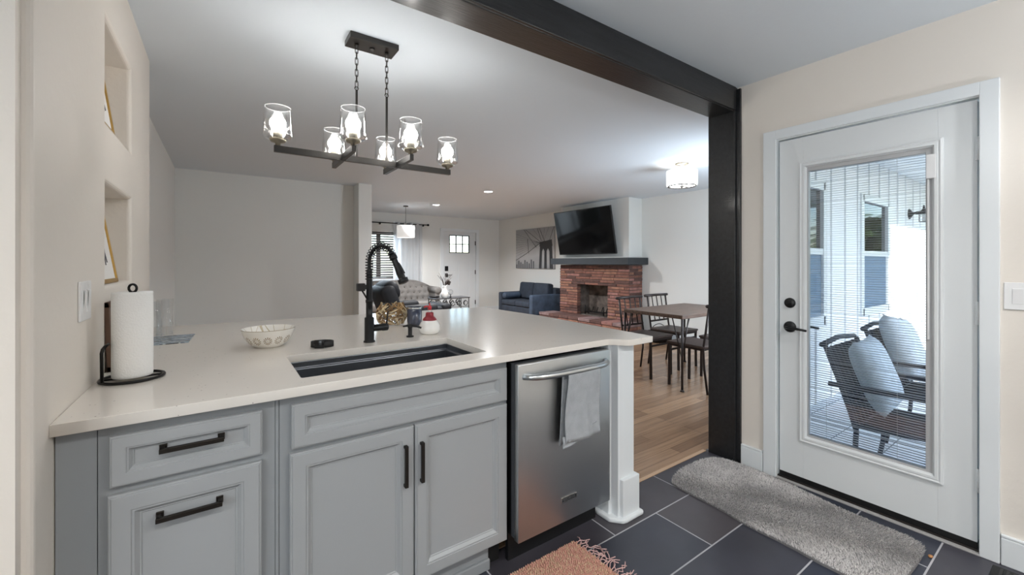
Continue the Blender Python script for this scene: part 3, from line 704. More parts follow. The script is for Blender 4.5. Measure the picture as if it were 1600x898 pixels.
# candle jar
cj = thing('candle_jar', 'dark blue glass candle jar behind the black soap pump', 'candle', (.968, 2.425, CT))
mb = MB(); mb.lathe([(.034, 0), (.042, .006), (.0445, .03), (.0445, .112), (.042, .112), (.042, .095), (.0, .094)], n=28, cap=False); mb.build('jar', M('dark_blue_glaze', srgb(58, 64, 82), .2, coat=.6), cj)
mb = MB(); mb.lathe([(.0456, .104), (.0456, .113), (.0435, .114)], n=28, cap=False); mb.build('rim', CHROME, cj)
# twig candle holder
vh = thing('twig_candle_holder', 'round glass candle holder wrapped in pale driftwood twigs', 'candle holder', (.866, 2.54, CT))
def vr(z): return .052+.036*math.sin(min(1, z/.125)*PI*.80+.25)
mb = MB(); mb.lathe([(.05, 0.002)]+[(vr(z)-.008, z) for z in (.01, .03, .05, .07, .09, .11, .135)], n=24, cap=False); mb.build('glass_bowl', GLASS, vh)
TW = [M('pale_twig', srgb(216, 196, 160), .8), M('tan_twig', srgb(160, 128, 86), .8), M('dark_twig', srgb(128, 98, 66), .85)]
mb = MB(); rnd = random.Random(3)
for i in range(130):
    mb.mi = rnd.choice((0, 0, 1, 1, 2)); a = rnd.uniform(0, 2*PI); z = rnd.uniform(.012, .128); da = rnd.uniform(.35, .95)*rnd.choice((1, -1)); dz = rnd.uniform(-.035, .035); o_ = rnd.uniform(-.003, .003)
    pts = []
    for k in range(5):
        t = k/4-.5; zz = max(.006, min(.138, z+dz*t*2)); rr_ = vr(zz)+o_; pts.append((rr_*math.cos(a+da*t), rr_*math.sin(a+da*t), zz))
    mb.tube(pts, [.002, .004, .0045, .004, .002], 5, flat=1.6)
o = mb.build('twig_weave', TW, vh); o['kind'] = 'stuff'
# ceramic pump bottle
cb2 = thing('ceramic_soap_bottle', 'round white ceramic soap bottle with dark red collar and pump', 'soap dispenser', (.925, 2.10, CT))
mb = MB(); mb.lathe([(.040, 0), (.052, .008), (.058, .026), (.056, .046), (.046, .064), (.034, .076), (.024, .082)], n=28); mb.build('bottle', CERAMIC, cb2)
RED = M('dark_red_glaze', srgb(138, 36, 46), .35)
mb = MB(); mb.lathe([(.036, .068), (.038, .076), (.033, .084), (.022, .094), (.021, .112), (.018, .116)], n=24); mb.build('collar', RED, cb2)
mb = MB(); mb.lathe([(.008, .114), (.008, .128)], n=12); mb.build('pump_neck', CERAMIC, cb2)
mb = MB(); mb.lathe([(.010, .128), (.010, .146), (.006, .152)], n=12); mb.tube([(0, 0, .146), (-.022, .004, .148), (-.030, .006, .142)], .0045, 8); mb.lathe([(.0035, .15), (.0028, .165)], n=8); mb.build('pump_head', M('red_pump_plastic', srgb(190, 50, 56), .4), cb2)
# patterned bowl
bo = thing('bowl', 'white ceramic bowl painted with gold and grey flower motifs', 'bowl', (.178, 2.21, CT))
def bowl_mat():
    m, n, l, p = new_mat('flower_painted_ceramic'); p.inputs['Roughness'].default_value = .22
    tc = n.new('ShaderNodeTexCoord'); sx = n.new('ShaderNodeSeparateXYZ'); l.new(tc.outputs['Object'], sx.inputs[0])
    def mth(op, a, b=None, c=None):
        k = n.new('ShaderNodeMath'); k.operation = op
        for i, v in enumerate((a, b, c)):
            if v is None: continue
            if isinstance(v, (int, float)): k.inputs[i].default_value = v
            else: l.new(v, k.inputs[i])
        return k.outputs[0]
    ang = mth('ARCTAN2', sx.outputs[1], sx.outputs[0]); cell = mth('MULTIPLY', ang, 13/(2*PI))
    fx = mth('SUBTRACT', mth('FRACT', mth('ADD', cell, 20)), .5); px = mth('MULTIPLY', fx, .048); pz = mth('SUBTRACT', sx.outputs[2], .036)
    rad_ = mth('SQRT', mth('ADD', mth('MULTIPLY', px, px), mth('MULTIPLY', pz, pz))); a2 = mth('ARCTAN2', pz, px)
    pet = mth('GREATER_THAN', mth('COSINE', mth('MULTIPLY', a2, 12)), .15)
    inr = mth('MULTIPLY', mth('GREATER_THAN', rad_, .0065), mth('LESS_THAN', rad_, .0185)); mask = mth('MULTIPLY', pet, inr)
    dot = mth('LESS_THAN', rad_, .002); mask = mth('MAXIMUM', mask, dot)
    rim = mth('GREATER_THAN', sx.outputs[2], .0815); mask = mth('MAXIMUM', mask, mth('MULTIPLY', rim, .8))
    w = n.new('ShaderNodeTexWave'); w.inputs['Scale'].default_value = 9; w.inputs['Distortion'].default_value = 9; w.inputs['Detail'].default_value = 1; l.new(tc.outputs['Object'], w.inputs[0])
    inside = mth('LESS_THAN', sx.outputs[2], .078); r2 = mth('SQRT', mth('ADD', mth('MULTIPLY', sx.outputs[0], sx.outputs[0]), mth('MULTIPLY', sx.outputs[1], sx.outputs[1])))
    mx = n.new('ShaderNodeMix'); mx.data_type = 'RGBA'; mx.inputs[6].default_value = srgb(240, 237, 230); mx.inputs[7].default_value = srgb(142, 122, 92); l.new(mask, mx.inputs[0]); l.new(mx.outputs[2], p.inputs['Base Color']); return m
def bowl_in():
    m, n, l, p = new_mat('bowl_inside_glaze'); p.inputs['Roughness'].default_value = .2
    tc = n.new('ShaderNodeTexCoord'); v = n.new('ShaderNodeTexVoronoi'); v.inputs['Scale'].default_value = 22; v.feature = 'DISTANCE_TO_EDGE'; l.new(tc.outputs['Object'], v.inputs['Vector'])
    a = n.new('ShaderNodeMath'); a.operation = 'LESS_THAN'; a.inputs[1].default_value = .022; l.new(v.outputs['Distance'], a.inputs[0])
    mx = n.new('ShaderNodeMix'); mx.data_type = 'RGBA'; mx.inputs[6].default_value = srgb(240, 237, 230); mx.inputs[7].default_value = srgb(190, 178, 152); l.new(a.outputs[0], mx.inputs[0]); l.new(mx.outputs[2], p.inputs['Base Color']); return m
mb = MB(); mb.lathe([(.052, 0), (.058, .003), (.078, .018), (.096, .045), (.108, .078), (.1095, .084)], n=56, cap=False); mb.lathe([(.0005, 0), (.052, 0)], n=56, cap=False)
mb.mi = 0; mb.build('bowl_body', bowl_mat(), bo)
mb = MB(); mb.lathe([(.1095, .084), (.1065, .083), (.094, .048), (.076, .022), (.05, .009), (.0005, .007)], n=56, cap=False); mb.build('bowl_inside', bowl_in(), bo)
# wristwatch
wt = thing('wristwatch', 'black smartwatch with closed band lying on the counter', 'watch', (.378, 2.055, CT), R(-28)); wt.scale = (1.15, 1.15, 1.1)
mb = MB(); ringp = [(.043*math.cos(a), .030*math.sin(a), .014) for a in [2*PI*i/40 for i in range(40)]]
vs = []; fs = []
for i in range(40):
    a = 2*PI*i/40; cx_, sy_ = math.cos(a), math.sin(a)
    vs += [(.043*cx_, .031*sy_, .001), (.043*cx_, .031*sy_, .024), (.0405*cx_, .0285*sy_, .024), (.0405*cx_, .0285*sy_, .001)]
for i in range(40):
    j = (i+1) % 40
    for q in range(4): r2 = (q+1) % 4; fs.append((i*4+q, i*4+r2, j*4+r2, j*4+q))
mb.poly(vs, fs, True); mb.build('band', M('black_rubber', srgb(30, 30, 31), .6), wt)
mb = MB(); mb.box((-.019, -.040, .0005), (.019, -.029, .034), .004, seg=3); mb.build('watch_case', M('dark_watch_glass', srgb(22, 22, 24), .15, .3), wt)
mb = MB(); mb.box((-.016, .0285, .002), (.016, .034, .022), .002); mb.build('buckle', DARKGREY, wt)
# paper towel holder and roll
ph = thing('paper_towel_holder', 'black wire paper towel holder standing at the left wall', 'paper towel holder', (-.241, 1.845, CT))
mb = MB(); mb.tube([(.080*math.cos(a), .080*math.sin(a), .006) for a in [2*PI*i/40 for i in range(40)]], .0048, 8, closed=True); mb.tube([(-.078, 0, .006), (.078, 0, .006)], .0035, 8); mb.build('base_ring', BLACK_MET, ph)
mb = MB(); mb.tube([(0, 0, .006), (0, 0, .285)], .005, 8); mb.tube([(.0, .0, .282)]+[(.0+.013*math.sin(a)*.82, -.013*math.sin(a)*.57, .300-.013*math.cos(a)) for a in [2*PI*i/18 for i in range(19)]], .0038, 8); mb.build('spindle', BLACK_MET, ph)
mb = MB(); mb.tube([(-.066, -.044, .006), (-.067, -.044, .10), (-.065, -.041, .112), (-.060, -.035, .12), (-.058, -.005, .122)], .0046, 8); mb.build('side_arm', BLACK_MET, ph)
mb = MB(); mb.lathe([(.018, .012), (.0512, .012), (.0522, .02), (.0522, .283), (.0512, .288), (.018, .288)], n=44, cap=False); mb.lathe([(.018, .288), (.018, .012)], n=20, cap=False)
o = mb.build('paper_towel_roll', PAPER, loc=(-.241, 1.845, CT)); tag(o, 'white paper towel roll on the black wire holder', 'paper towel roll')
# tumblers
def tumbler(x, y, label, h=.135, r=.032):
    mb = MB(); mb.lathe([(r-.003, 0), (r, .004), (r, h), (r-.0022, h), (r-.0026, .016), (.001, .014)], n=30, cap=False)
    mb.lathe([(.0005, 0), (r-.003, 0)], n=30, cap=False)
    o = mb.build('drinking_glass', TUMBLER, loc=(x, y, CT+.0035)); tag(o, label, 'glass', 'clear tumblers beside the paper towels')
tumbler(-.270, 2.62, 'clear straight drinking glass nearest the paper towel roll', .195, .036); tumbler(-.238, 2.755, 'clear drinking glass standing just behind the first glass', .195, .036)
def mag_mat():
    m, n, l, p = new_mat('magazine_cover'); p.inputs['Roughness'].default_value = .25
    tc = n.new('ShaderNodeTexCoord'); w = n.new('ShaderNodeTexNoise'); w.inputs['Scale'].default_value = 9; mp = n.new('ShaderNodeMapping'); mp.inputs['Scale'].default_value = (1, 3, 1)
    l.new(tc.outputs['Object'], mp.inputs[0]); l.new(mp.outputs[0], w.inputs['Vector'])
    cr_ = n.new('ShaderNodeValToRGB'); cr_.color_ramp.interpolation = 'CONSTANT'; e_ = cr_.color_ramp.elements; e_[0].color = srgb(72, 84, 98); e_[1].position = .6; e_[1].color = srgb(52, 62, 66)
    for ps, c_ in ((.40, srgb(160, 176, 190)), (.48, srgb(110, 124, 138)), (.54, srgb(196, 204, 208))): k = e_.new(ps); k.color = c_
    l.new(w.outputs[0], cr_.inputs[0]); l.new(cr_.outputs[0], p.inputs['Base Color']); return m
mb = MB(); mb.box((-.095, -.14, 0), (.115, .14, .003), .0008); o = mb.build('magazine', mag_mat(), loc=(-.238, 2.67, CT)); o.rotation_euler = (0, 0, R(-3)); tag(o, 'blue grey glossy magazine lying under the drinking glasses', 'magazine')
# leaning wood frame on the wall
lf = thing('leaning_frame', 'brown wooden picture frame leaning on the wall behind the towels', 'picture frame', (-.322, 2.10, CT))
rot = Matrix.Rotation(R(-2.0), 3, 'Y')
mb = MB()
for a, b in (((-.007, -.10, 0), (.007, .10, .02)), ((-.007, -.10, .225), (.007, .10, .245)), ((-.007, -.10, 0), (.007, -.08, .245)), ((-.007, .08, 0), (.007, .10, .245))): mb.box(a, b, .002, rot=rot, c=(0, 0, 0))
mb.build('frame', M('brown_wood_frame', srgb(98, 72, 56), .5), lf)
mb = MB(); mb.box((-.004, -.082, .018), (.002, .082, .228), rot=rot, c=(0, 0, 0)); mb.build('print', M('dark_grey_print', srgb(112, 110, 110), .6), lf)
# niche frames
def niche_frame(z, y0, y1, h, lean, label):
    t = thing('picture_frame', label, 'picture frame', (-.352, (y0+y1)/2, z)); w = (y1-y0)/2; rot = Matrix.Rotation(-math.atan(lean), 3, 'Y'); g = .016
    mb = MB()
    for a, b in (((-.009, -w, 0), (.004, w, g)), ((-.009, -w, h-g), (.004, w, h)), ((-.009, -w, 0), (.004, -w+g, h)), ((-.009, w-g, 0), (.004, w, h))): mb.box(a, b, .002, rot=rot, c=(0, 0, 0))
    mb.build('frame', GOLD, t)
    mb = MB(); mb.box((-.006, -w+g*.8, g*.8), (-.002, w-g*.8, h-g*.8), rot=rot, c=(0, 0, 0)); mb.build('mat_board', PRINT_MAT, t)
    mb = MB()
    def q(y, zz): v = rot @ Vector((-.0012, y, zz)); return v
    for pts in ([(-.01, .07), (.0, .11), (-.02, .15), (.01, .19), (.0, .23)], [(.02, .08), (.01, .12), (.03, .16), (.015, .2)]):
        mb.tube([q(*p) for p in pts], .0022, 5)
    mb.build('line_drawing', M('ink_line', srgb(96, 96, 100), .8), t)
niche_frame(1.8015, 2.07, 2.275, .32, .14, 'gold framed print in the upper wall niche')
niche_frame(1.2215, 2.08, 2.335, .31, .155, 'gold framed print in the lower wall niche')
# switches
def switch(loc, w, gangs, label, face):
    t = thing('light_switch', label, 'light switch', loc); s = face
    mb = MB(); mb.box((0, -w/2, -.058), (s*.006, w/2, .058), .0025); mb.build('cover_plate', WHITE_PL, t)
    for i in range(gangs):
        y = (i-(gangs-1)/2)*.046; mb = MB(); mb.box((s*.003, y-.0165, -.033), (s*.0075, y+.0165, .033), .001); mb.poly([(s*.0075, y-.014, -.030), (s*.0075, y+.014, -.030), (s*.0105, y+.014, .030), (s*.0105, y-.014, .030)], [(0, 1, 2, 3)]); mb.build('rocker', WHITE_PL, t)
switch((XW, 1.732, 1.187), .12, 2, 'white double switch plate on the left wall', 1)
switch((KX, .186, 1.157), .125, 2, 'white switch plate right of the glass door', -1)

# ================================================================ CHANDELIER
ch = thing('chandelier', 'black linear chandelier with six clear glass shades', 'chandelier', (.64, 2.18, H))
mb = MB(); mb.box((-.122, -.060, -.030), (.122, .060, 0), .003); mb.build('canopy', DARKGREY, ch)
mb = MB(); mb.lathe([(.010, -.040), (.013, -.036), (.013, -.03)], (0, 0, 0), 16); mb.build('canopy_screw', DARKGREY, ch)
zb = 1.822-H
for x in (-.078, .076):
    mb = MB(); mb.lathe([(.011, -.045), (.011, -.03)], (x, 0, 0), 12)
    zt = -.045; zl = 2.19-H; nl = 7
    for k in range(nl):
        zc = zt-(zt-zl)*(k+.5)/nl; hh = (zt-zl)/nl/2+.0045; pts = []
        for i in range(16):
            a = 2*PI*i/16; c_, s_ = .0068*math.cos(a), math.sin(a); zz = (hh-.007)*(1 if s_ > 0 else -1)*(1 if abs(s_) > .05 else 0)+.007*s_
            pts.append((x+c_, 0, zc+zz) if k % 2 == 0 else (x, c_, zc+zz))
        mb.tube(pts, .0019, 6, closed=True)
    mb.build('chain', DARKGREY, ch)
    mb = MB(); mb.tube([(x+.009*math.cos(a), 0, 2.185-H+.009*math.sin(a)) for a in [2*PI*i/16 for i in range(16)]], .0022, 6, closed=True); mb.tube([(x, 0, 2.177-H), (x, 0, zb)], .0048, 4, sq=True); mb.build('rod', DARKGREY, ch)
mb = MB(); mb.box((-.444, -.010, zb-.015), (.446, .010, zb+.015), .001); mb.build('main_bar', DARKGREY, ch)
spots = [(-.428, 0), (.430, 0)]
for x in (-.142, .135):
    mb = MB(); mb.box((x-.010, -.205, zb-.013), (x+.010, .212, zb+.017), .001); mb.build('cross_arm', DARKGREY, ch); spots += [(x, -.190), (x, .197)]
for x, y in spots:
    mb = MB(); mb.lathe([(.010, 0), (.012, .012), (.030, .018), (.034, .026), (.034, .032), (.020, .034)], (x, y, zb+.014), 22); mb.build('cup', BRASS, ch)
    mb = MB(); mb.lathe([(.020, .030), (.020, .068), (.017, .070)], (x, y, zb+.014), 18); mb.build('socket', M('ivory_socket', srgb(206, 200, 182), .5) if 'ivory_socket' not in bpy.data.materials else bpy.data.materials['ivory_socket'], ch)
    mb = MB(); mb.lathe([(.002, .033), (.050, .033), (.0605, .042), (.0615, .05), (.053, .176), (.0508, .176), (.0590, .052), (.0580, .046), (.049, .037), (.002, .037)], (x, y, zb+.014), 40, cap=False); mb.build('glass_shade', GLASS, ch)
    mb = MB(); mb.lathe([(.0505, .1745), (.0535, .1745), (.0535, .177), (.0505, .177), (.0505, .1745)], (x, y, zb+.014), 40, cap=False); mb.build('shade_rim', M('glass_rim', srgb(225, 228, 230), .1) if 'glass_rim' not in bpy.data.materials else bpy.data.materials['glass_rim'], ch)
    mb = MB(); mb.sphere((x, y, zb+.014+.103), .034, 24); mb.build('bulb', BULB, ch)

# semi flush ceiling light in the dining room
sf = thing('ceiling_light', 'semi flush ceiling light with white drum shade over the table', 'ceiling light', (4.34, 2.79, H))
mb = MB(); mb.lathe([(.074, 0), (.074, -.012), (.055, -.02), (.012, -.022), (.012, -.085)][::-1], n=28); mb.build('canopy', BRASS, sf)
mb = MB(); mb.lathe([(.163, -.255), (.167, -.25), (.167, -.09), (.163, -.085), (.163, -.255)], n=40, cap=False); mb.build('drum_shade', SHADE_WHITE, sf)
mb = MB(); mb.tube([(.150*math.cos(a), .150*math.sin(a), -.262) for a in [2*PI*i/40 for i in range(40)]], .007, 6, closed=True)
for a in (0, 2*PI/3, 4*PI/3): mb.tube([(0, 0, -.265), (.15*math.cos(a), .15*math.sin(a), -.262)], .005, 6)
mb.lathe([(.004, -.285), (.016, -.272), (.016, -.258)], n=14); mb.tube([(0, 0, -.26), (0, 0, -.08)], .005, 6); mb.build('ring', DARKGREY, sf)
for a in (.6, 2.7, 4.8):
    mb = MB(); mb.sphere((.07*math.cos(a), .07*math.sin(a), -.17), .022); mb.build('bulb', BULB2, sf)
# recessed downlights
def downlight(x, y, power, color, label):
    t = thing('downlight', label, 'ceiling light', (x, y, H), group='recessed downlights')
    mb = MB(); mb.lathe([(.088, -.001), (.086, -.006), (.068, -.007), (.068, -.0005)], n=32, cap=False); mb.build('trim_ring', W_TRIM, t)
    mb = MB(); mb.lathe([(.0005, -.003), (.068, -.003)], n=32, cap=False); mb.build('lens', RECESS, t)
    L = lamp('downlight_lamp', 'AREA', (x, y, H-.02), power, color, .13, (x, y, 0)); L.data.spread = R(150)
lab = ['round recessed downlight nearest the dining area ceiling', 'round recessed downlight nearest the front door']
for (x, y), lb in zip(LIVING_LAMPS, lab): downlight(x, y, L_POWER, L_COLOR, lb)
for i, (x, y) in enumerate(KITCHEN_FILL): downlight(x, y, K_POWER, K_COLOR, ['added kitchen fill downlight just behind the camera', 'added kitchen fill downlight near the glass door', 'added kitchen fill downlight by the back wall', 'added kitchen fill downlight at the far left'][i])
gl = thing('globe_fill', 'added white fill light globe on the kitchen ceiling behind the camera', 'ceiling light', (1.45, -.62, H))  # unseen globe added to brighten the kitchen ceiling
mb = MB(); mb.lathe([(.09, 0), (.09, -.03), (.05, -.045)][::-1], n=28); mb.build('canopy', CHROME, gl)
mb = MB(); mb.sphere((0, 0, -.165), .13, 28); mb.build('glass_globe', emis('fill_globe_glow', (1, .985, .965, 1), 12), gl)
fl = thing('fill_uplight', 'added uplight floor lamp behind the camera to brighten the kitchen ceiling', 'floor lamp', (2.35, -.75, 0))  # unseen torchiere added to throw light up at the kitchen ceiling
mb = MB(); mb.lathe([(.14, 0), (.14, .015), (.02, .03), (.012, .04)], n=28); mb.build('base', BLACK_MET, fl)
mb = MB(); mb.tube([(0, 0, .03), (0, 0, 1.40)], .012, 12); mb.build('pole', BLACK_MET, fl)
mb = MB(); mb.lathe([(.012, 1.39), (.09, 1.41), (.16, 1.47), (.165, 1.475), (.155, 1.475), (.085, 1.42), (.0005, 1.41)], n=32, cap=False); mb.build('bowl_shade', BLACK_MET, fl)
mb = MB(); mb.sphere((0, 0, 1.445), .028, 14); mb.build('bulb', emis('lit_uplight_bulb', (.94, .97, 1, 1), 820), fl)
# foyer pendant
pn = thing('drum_pendant', 'white drum pendant lamp in front of the far curtain', 'pendant lamp', (3.03, 8.05, H))
mb = MB(); mb.lathe([(.165, -.64), (.175, -.635), (.175, -.405), (.165, -.40), (.165, -.64)], n=32, cap=False); mb.build('drum_shade', M('drum_fabric', srgb(222, 222, 220), .7, emit=(1, .97, .93, 1), estr=.35), pn)
mb = MB(); mb.lathe([(.0005, -.63), (.163, -.63)], n=32, cap=False); mb.build('diffuser', SHADE_LIT, pn)
mb = MB(); mb.tube([(0, 0, -.5), (0, 0, 0)], .004, 6); mb.lathe([(.05, -.02), (.05, 0)], n=20); mb.build('stem', DARKGREY, pn)

# ================================================================ DINING SET
TX0, TY0 = 3.785, 2.425; TW_, TD = 1.20, .745
tb = thing('dining_table', 'dark walnut topped dining table on thin metal legs', 'table', (TX0+TW_/2, TY0+TD/2, 0))
mb = MB(); mb.box((-TW_/2, -TD/2, .728), (TW_/2, TD/2, .768), .006, seg=2); mb.build('tabletop', WALNUT, tb)
for sx_ in (-1, 1):
    for sy_ in (-1, 1):
        x, y = sx_*(TW_/2-.012), sy_*(TD/2-.012); mb = MB()
        mb.tube([(x, y, .73), (x, y, .012)], .012, 10); mb.lathe([(.022, 0), (.020, .012), (.012, .02)], (x, y, 0), 14)
        mb.tube([(x-sx_*.11, y, .728), (x-sx_*.004, y, .33)], .006, 8); mb.tube([(x, y-sy_*.11, .728), (x, y-sy_*.004, .33)], .006, 8); mb.build('leg', BROWN_MET, tb)
def make_chair(label):
    t = thing('dining_chair', label, 'chair', group='dining chairs around the walnut table')
    mb = MB(); mb.box((-.205, -.20, .445), (.205, .215, .468), .006); mb.build('seat', SEATWOOD, t)
    mb = MB()
    for a, b in (((-.195, -.19, .42), (.195, -.17, .445)), ((-.195, .185, .42), (.195, .205, .445)), ((-.195, -.19, .42), (-.175, .205, .445)), ((.175, -.19, .42), (.195, .205, .445))): mb.box(a, b, .002)
    mb.box((-.19, .19, .36), (.19, .205, .38), .002); mb.build('seat_frame', BROWN_MET, t)
    for s in (-1, 1):
        mb = MB(); mb.tube([(s*.185, .19, .44), (s*.185, .195, 0)], .011, 4, sq=True); mb.build('leg', BROWN_MET, t)
        mb = MB(); mb.tube([(s*.19, -.25, .865), (s*.19, -.215, .60), (s*.19, -.19, .44), (s*.19, -.20, .25), (s*.19, -.235, 0)], .0115, 8); mb.build('leg', BROWN_MET, t)
    mb = MB(); mb.tube([(-.235, -.255, .872), (0, -.258, .875), (.235, -.255, .872)], .017, 10); mb.build('top_rail', BROWN_MET, t)
    mb = MB(); mb.tube([(-.19, -.20, .55), (.19, -.20, .55)], .010, 4, sq=True)
    for x in (-.095, 0, .095): mb.tube([(x, -.253, .865), (x, -.20, .55)], .007, 8)
    mb.build('back_spindles', BROWN_MET, t); return t
c0 = make_chair('spindle back dining chair behind the table nearest the fireplace')
c0.location = (4.10, 3.09, 0); c0.rotation_euler = (0, 0, PI)
dup(c0, (4.70, 3.14, 0), PI, 'spindle back dining chair behind the table nearest the white wall')
dup(c0, (4.10, 2.47, 0), 0, 'dining chair on the near side beside the black post')
dup(c0, (4.68, 2.45, 0), 0, 'dining chair on the near side hidden mostly by the black post')
bk = thing('log_basket', 'dark metal log basket on the floor beside the brick fireplace', 'basket', (5.90, 4.22, 0))
mb = MB(); mb.lathe([(.14, 0), (.18, .02), (.195, .16), (.19, .165), (.175, .03), (.001, .02)], n=24, cap=False); mb.build('bucket', BLACK_MET, bk)
mb = MB(); mb.tube([(.2*math.cos(a), 0, .16+.13*math.sin(a)) for a in [PI*i/16 for i in range(17)]], .006, 6); mb.build('handle', BLACK_MET, bk)
for i, (dx_, z) in enumerate(((-.075, .065), (.0, .065), (.075, .065), (-.036, .14), (.038, .14))):
    mb = MB(); mb.tube([(dx_, -.11, z), (dx_+.004, .11, z+.006)], .034, 10); o = mb.build('log', M('pale_log', srgb(150, 140, 128), .9, bump=.6, bscale=40) if 'pale_log' not in bpy.data.materials else bpy.data.materials['pale_log'], loc=(5.90, 4.22, 0)); tag(o, 'pale split log lying in the dark metal basket', 'log', 'logs in the basket')

# ================================================================ FIREPLACE
fp = thing('fireplace', 'red roman brick fireplace with raised hearth and black mantel', 'fireplace', (5.78, 5.6, 0))
BR = [M('brick_red', srgb(124, 84, 72), .85, bump=.7, bscale=50, vary=.3, vscale=14), M('brick_orange', srgb(142, 102, 84), .85, bump=.7, bscale=50, vary=.25, vscale=14), M('brick_brown', srgb(90, 64, 58), .85, bump=.7, bscale=50, vary=.3, vscale=14), M('brick_pink', srgb(146, 104, 96), .85, bump=.7, bscale=50, vary=.25, vscale=14), M('brick_mortar', srgb(104, 84, 78), .95, bump=.6, bscale=60), M('hearth_mauve', srgb(128, 106, 104), .8, bump=.6, bscale=40, vary=.3, vscale=9)]
rb = random.Random(11)
def course(mb, p0, p1, z0, z1, axis, depth, face, jit=.006):
    """bricks along axis from p0 to p1; face = coordinate of the outer face, depth sign inward"""
    p = p0-rb.uniform(0, .2)
    while p < p1:
        L = rb.uniform(.26, .46); a, b = max(p, p0), min(p+L-.008, p1)
        if b-a > .02:
            mb.mi = rb.choice((0, 0, 0, 1, 1, 2, 2, 3)); o_ = rb.uniform(-jit, jit*.3)
            if axis == 'y': mb.box((face+o_, a, z0), (face+depth, b, z1), .004, seg=1)
            else: mb.box((a, face+o_, z0), (b, face+depth, z1), .004, seg=1)
        p += L
mb = MB(); z = .285; cz_ = 0; LY0, LY1 = 4.72-5.6, 6.51-5.6; OY0, OY1, OZ = 5.21-5.6, 6.0-5.6, .905; ch_ = .0535
while z < 1.245:
    z1 = z+ch_-.012
    if z1 < OZ: course(mb, LY0, OY0, z, z1, 'y', .10, 0); course(mb, OY1, LY1, z, z1, 'y', .10, 0)
    else: course(mb, LY0, LY1, z, z1, 'y', .10, 0)
    course(mb, .012, .36, z, z1, 'x', .08, LY0+.0); course(mb, .012, .36, z, z1, 'x', -.08, LY1)
    z += ch_
mb.mi = 4; mb.box((.010, LY0+.008, .25), (.08, OY0-.004, 1.255)); mb.box((.010, OY1+.004, .25), (.08, LY1-.008, 1.255)); mb.box((.010, OY0-.004, OZ), (.08, OY1+.004, 1.255)); mb.box((.08, LY0+.008, .0), (.365, LY0+.1, 1.255)); mb.box((.08, LY1-.1, .0), (.365, LY1-.008, 1.255))
mb.build('brick_surround', BR, fp)
mb = MB(); z = 0; HX0, HY0, HY1 = 5.40-5.78, 4.47-5.6, 6.72-5.6
for k in range(5):
    z1 = z+.048
    if k == 4: 
        y = HY0
        while y < HY1:
            L = rb.uniform(.2, .32); b = min(y+L-.008, HY1); mb.mi = rb.choice((5, 5, 3, 2)); mb.box((HX0-.012, y, z), (-.001 if OY0-.05 > b or y > OY1 else .0, b, z1+.005), .005, seg=1); y += L
    else:
        course(mb, HY0, HY1, z, z1, 'y', .1, HX0); course(mb, HX0+.01, -.0, z, z1, 'x', .08, HY0); course(mb, HX0+.01, 0, z, z1, 'x', -.08, HY1)
    z += .0575
mb.mi = 4; mb.box((HX0+.01, HY0+.01, 0), (.0, HY1-.01, .26)); mb.build('hearth', BR, fp)
SOOT = M('sooty_firebrick', srgb(92, 84, 78), .95, bump=.8, bscale=18, vary=.75, vscale=7)
mb = MB()
mb.box((.08, OY0-.02, .255), (.36, OY1+.02, .283)); mb.box((.34, OY0-.02, .28), (.365, OY1+.02, OZ+.1)); mb.box((.02, OY0-.05, .28), (.36, OY0-.002, OZ+.1)); mb.box((.08, OY1+.002, .28), (.36, OY1+.05, OZ+.1)); mb.box((.08, OY0, OZ+.08), (.36, OY1, OZ+.1)); mb.build('firebox', SOOT, fp)
mb = MB(); mb.box((.0, OY0-.01, OZ-.002), (.1, OY1+.01, OZ+.014), .002); mb.build('lintel', BLACK_MET, fp)
mb = MB(); mb.box((-.18, 4.60-5.6, 1.262), (.367, 6.60-5.6, 1.385), .003); mb.build('mantel', M('black_mantel_wood', srgb(42, 47, 52), .45, vary=.15, vscale=5), fp)
mb = MB()
for y in (-.12, .0, .12, .24): mb.tube([(.10, y, .34), (.26, y, .34), (.30, y, .42)], .008, 6)
mb.tube([(.12, -.2, .34), (.12, .32, .34)], .010, 6); mb.tube([(.22, -.2, .34), (.22, .32, .34)], .010, 6)
for y in (-.18, .30): mb.tube([(.12, y, .285), (.12, y, .46)], .010, 6); mb.tube([(.22, y, .285), (.22, y, .34)], .008, 6)
mb.build('fire_grate', BLACK_MET, fp)
# TV
tv = thing('television', 'large flat black television tilted forward above the mantel', 'television', (5.69, 5.66, 1.455))
rot = Matrix.Rotation(R(-11), 3, 'Y')
mb = MB(); mb.box((-.012, -.745, 0), (.022, .745, .86), .004, rot=rot, c=(0, 0, 0)); mb.build('housing', M('tv_black_plastic', srgb(20, 21, 23), .4), tv)
mb = MB(); mb.box((-.0145, -.732, .018), (-.0115, .732, .848), rot=rot, c=(0, 0, 0)); mb.build('screen', M('tv_screen_glass', srgb(14, 15, 17), .08, spec=.22), tv)
mb = MB(); mb.box((-.03, -.2, .25), (.115, .2, .55), .01); mb.build('wall_mount', BLACK_MET, tv)
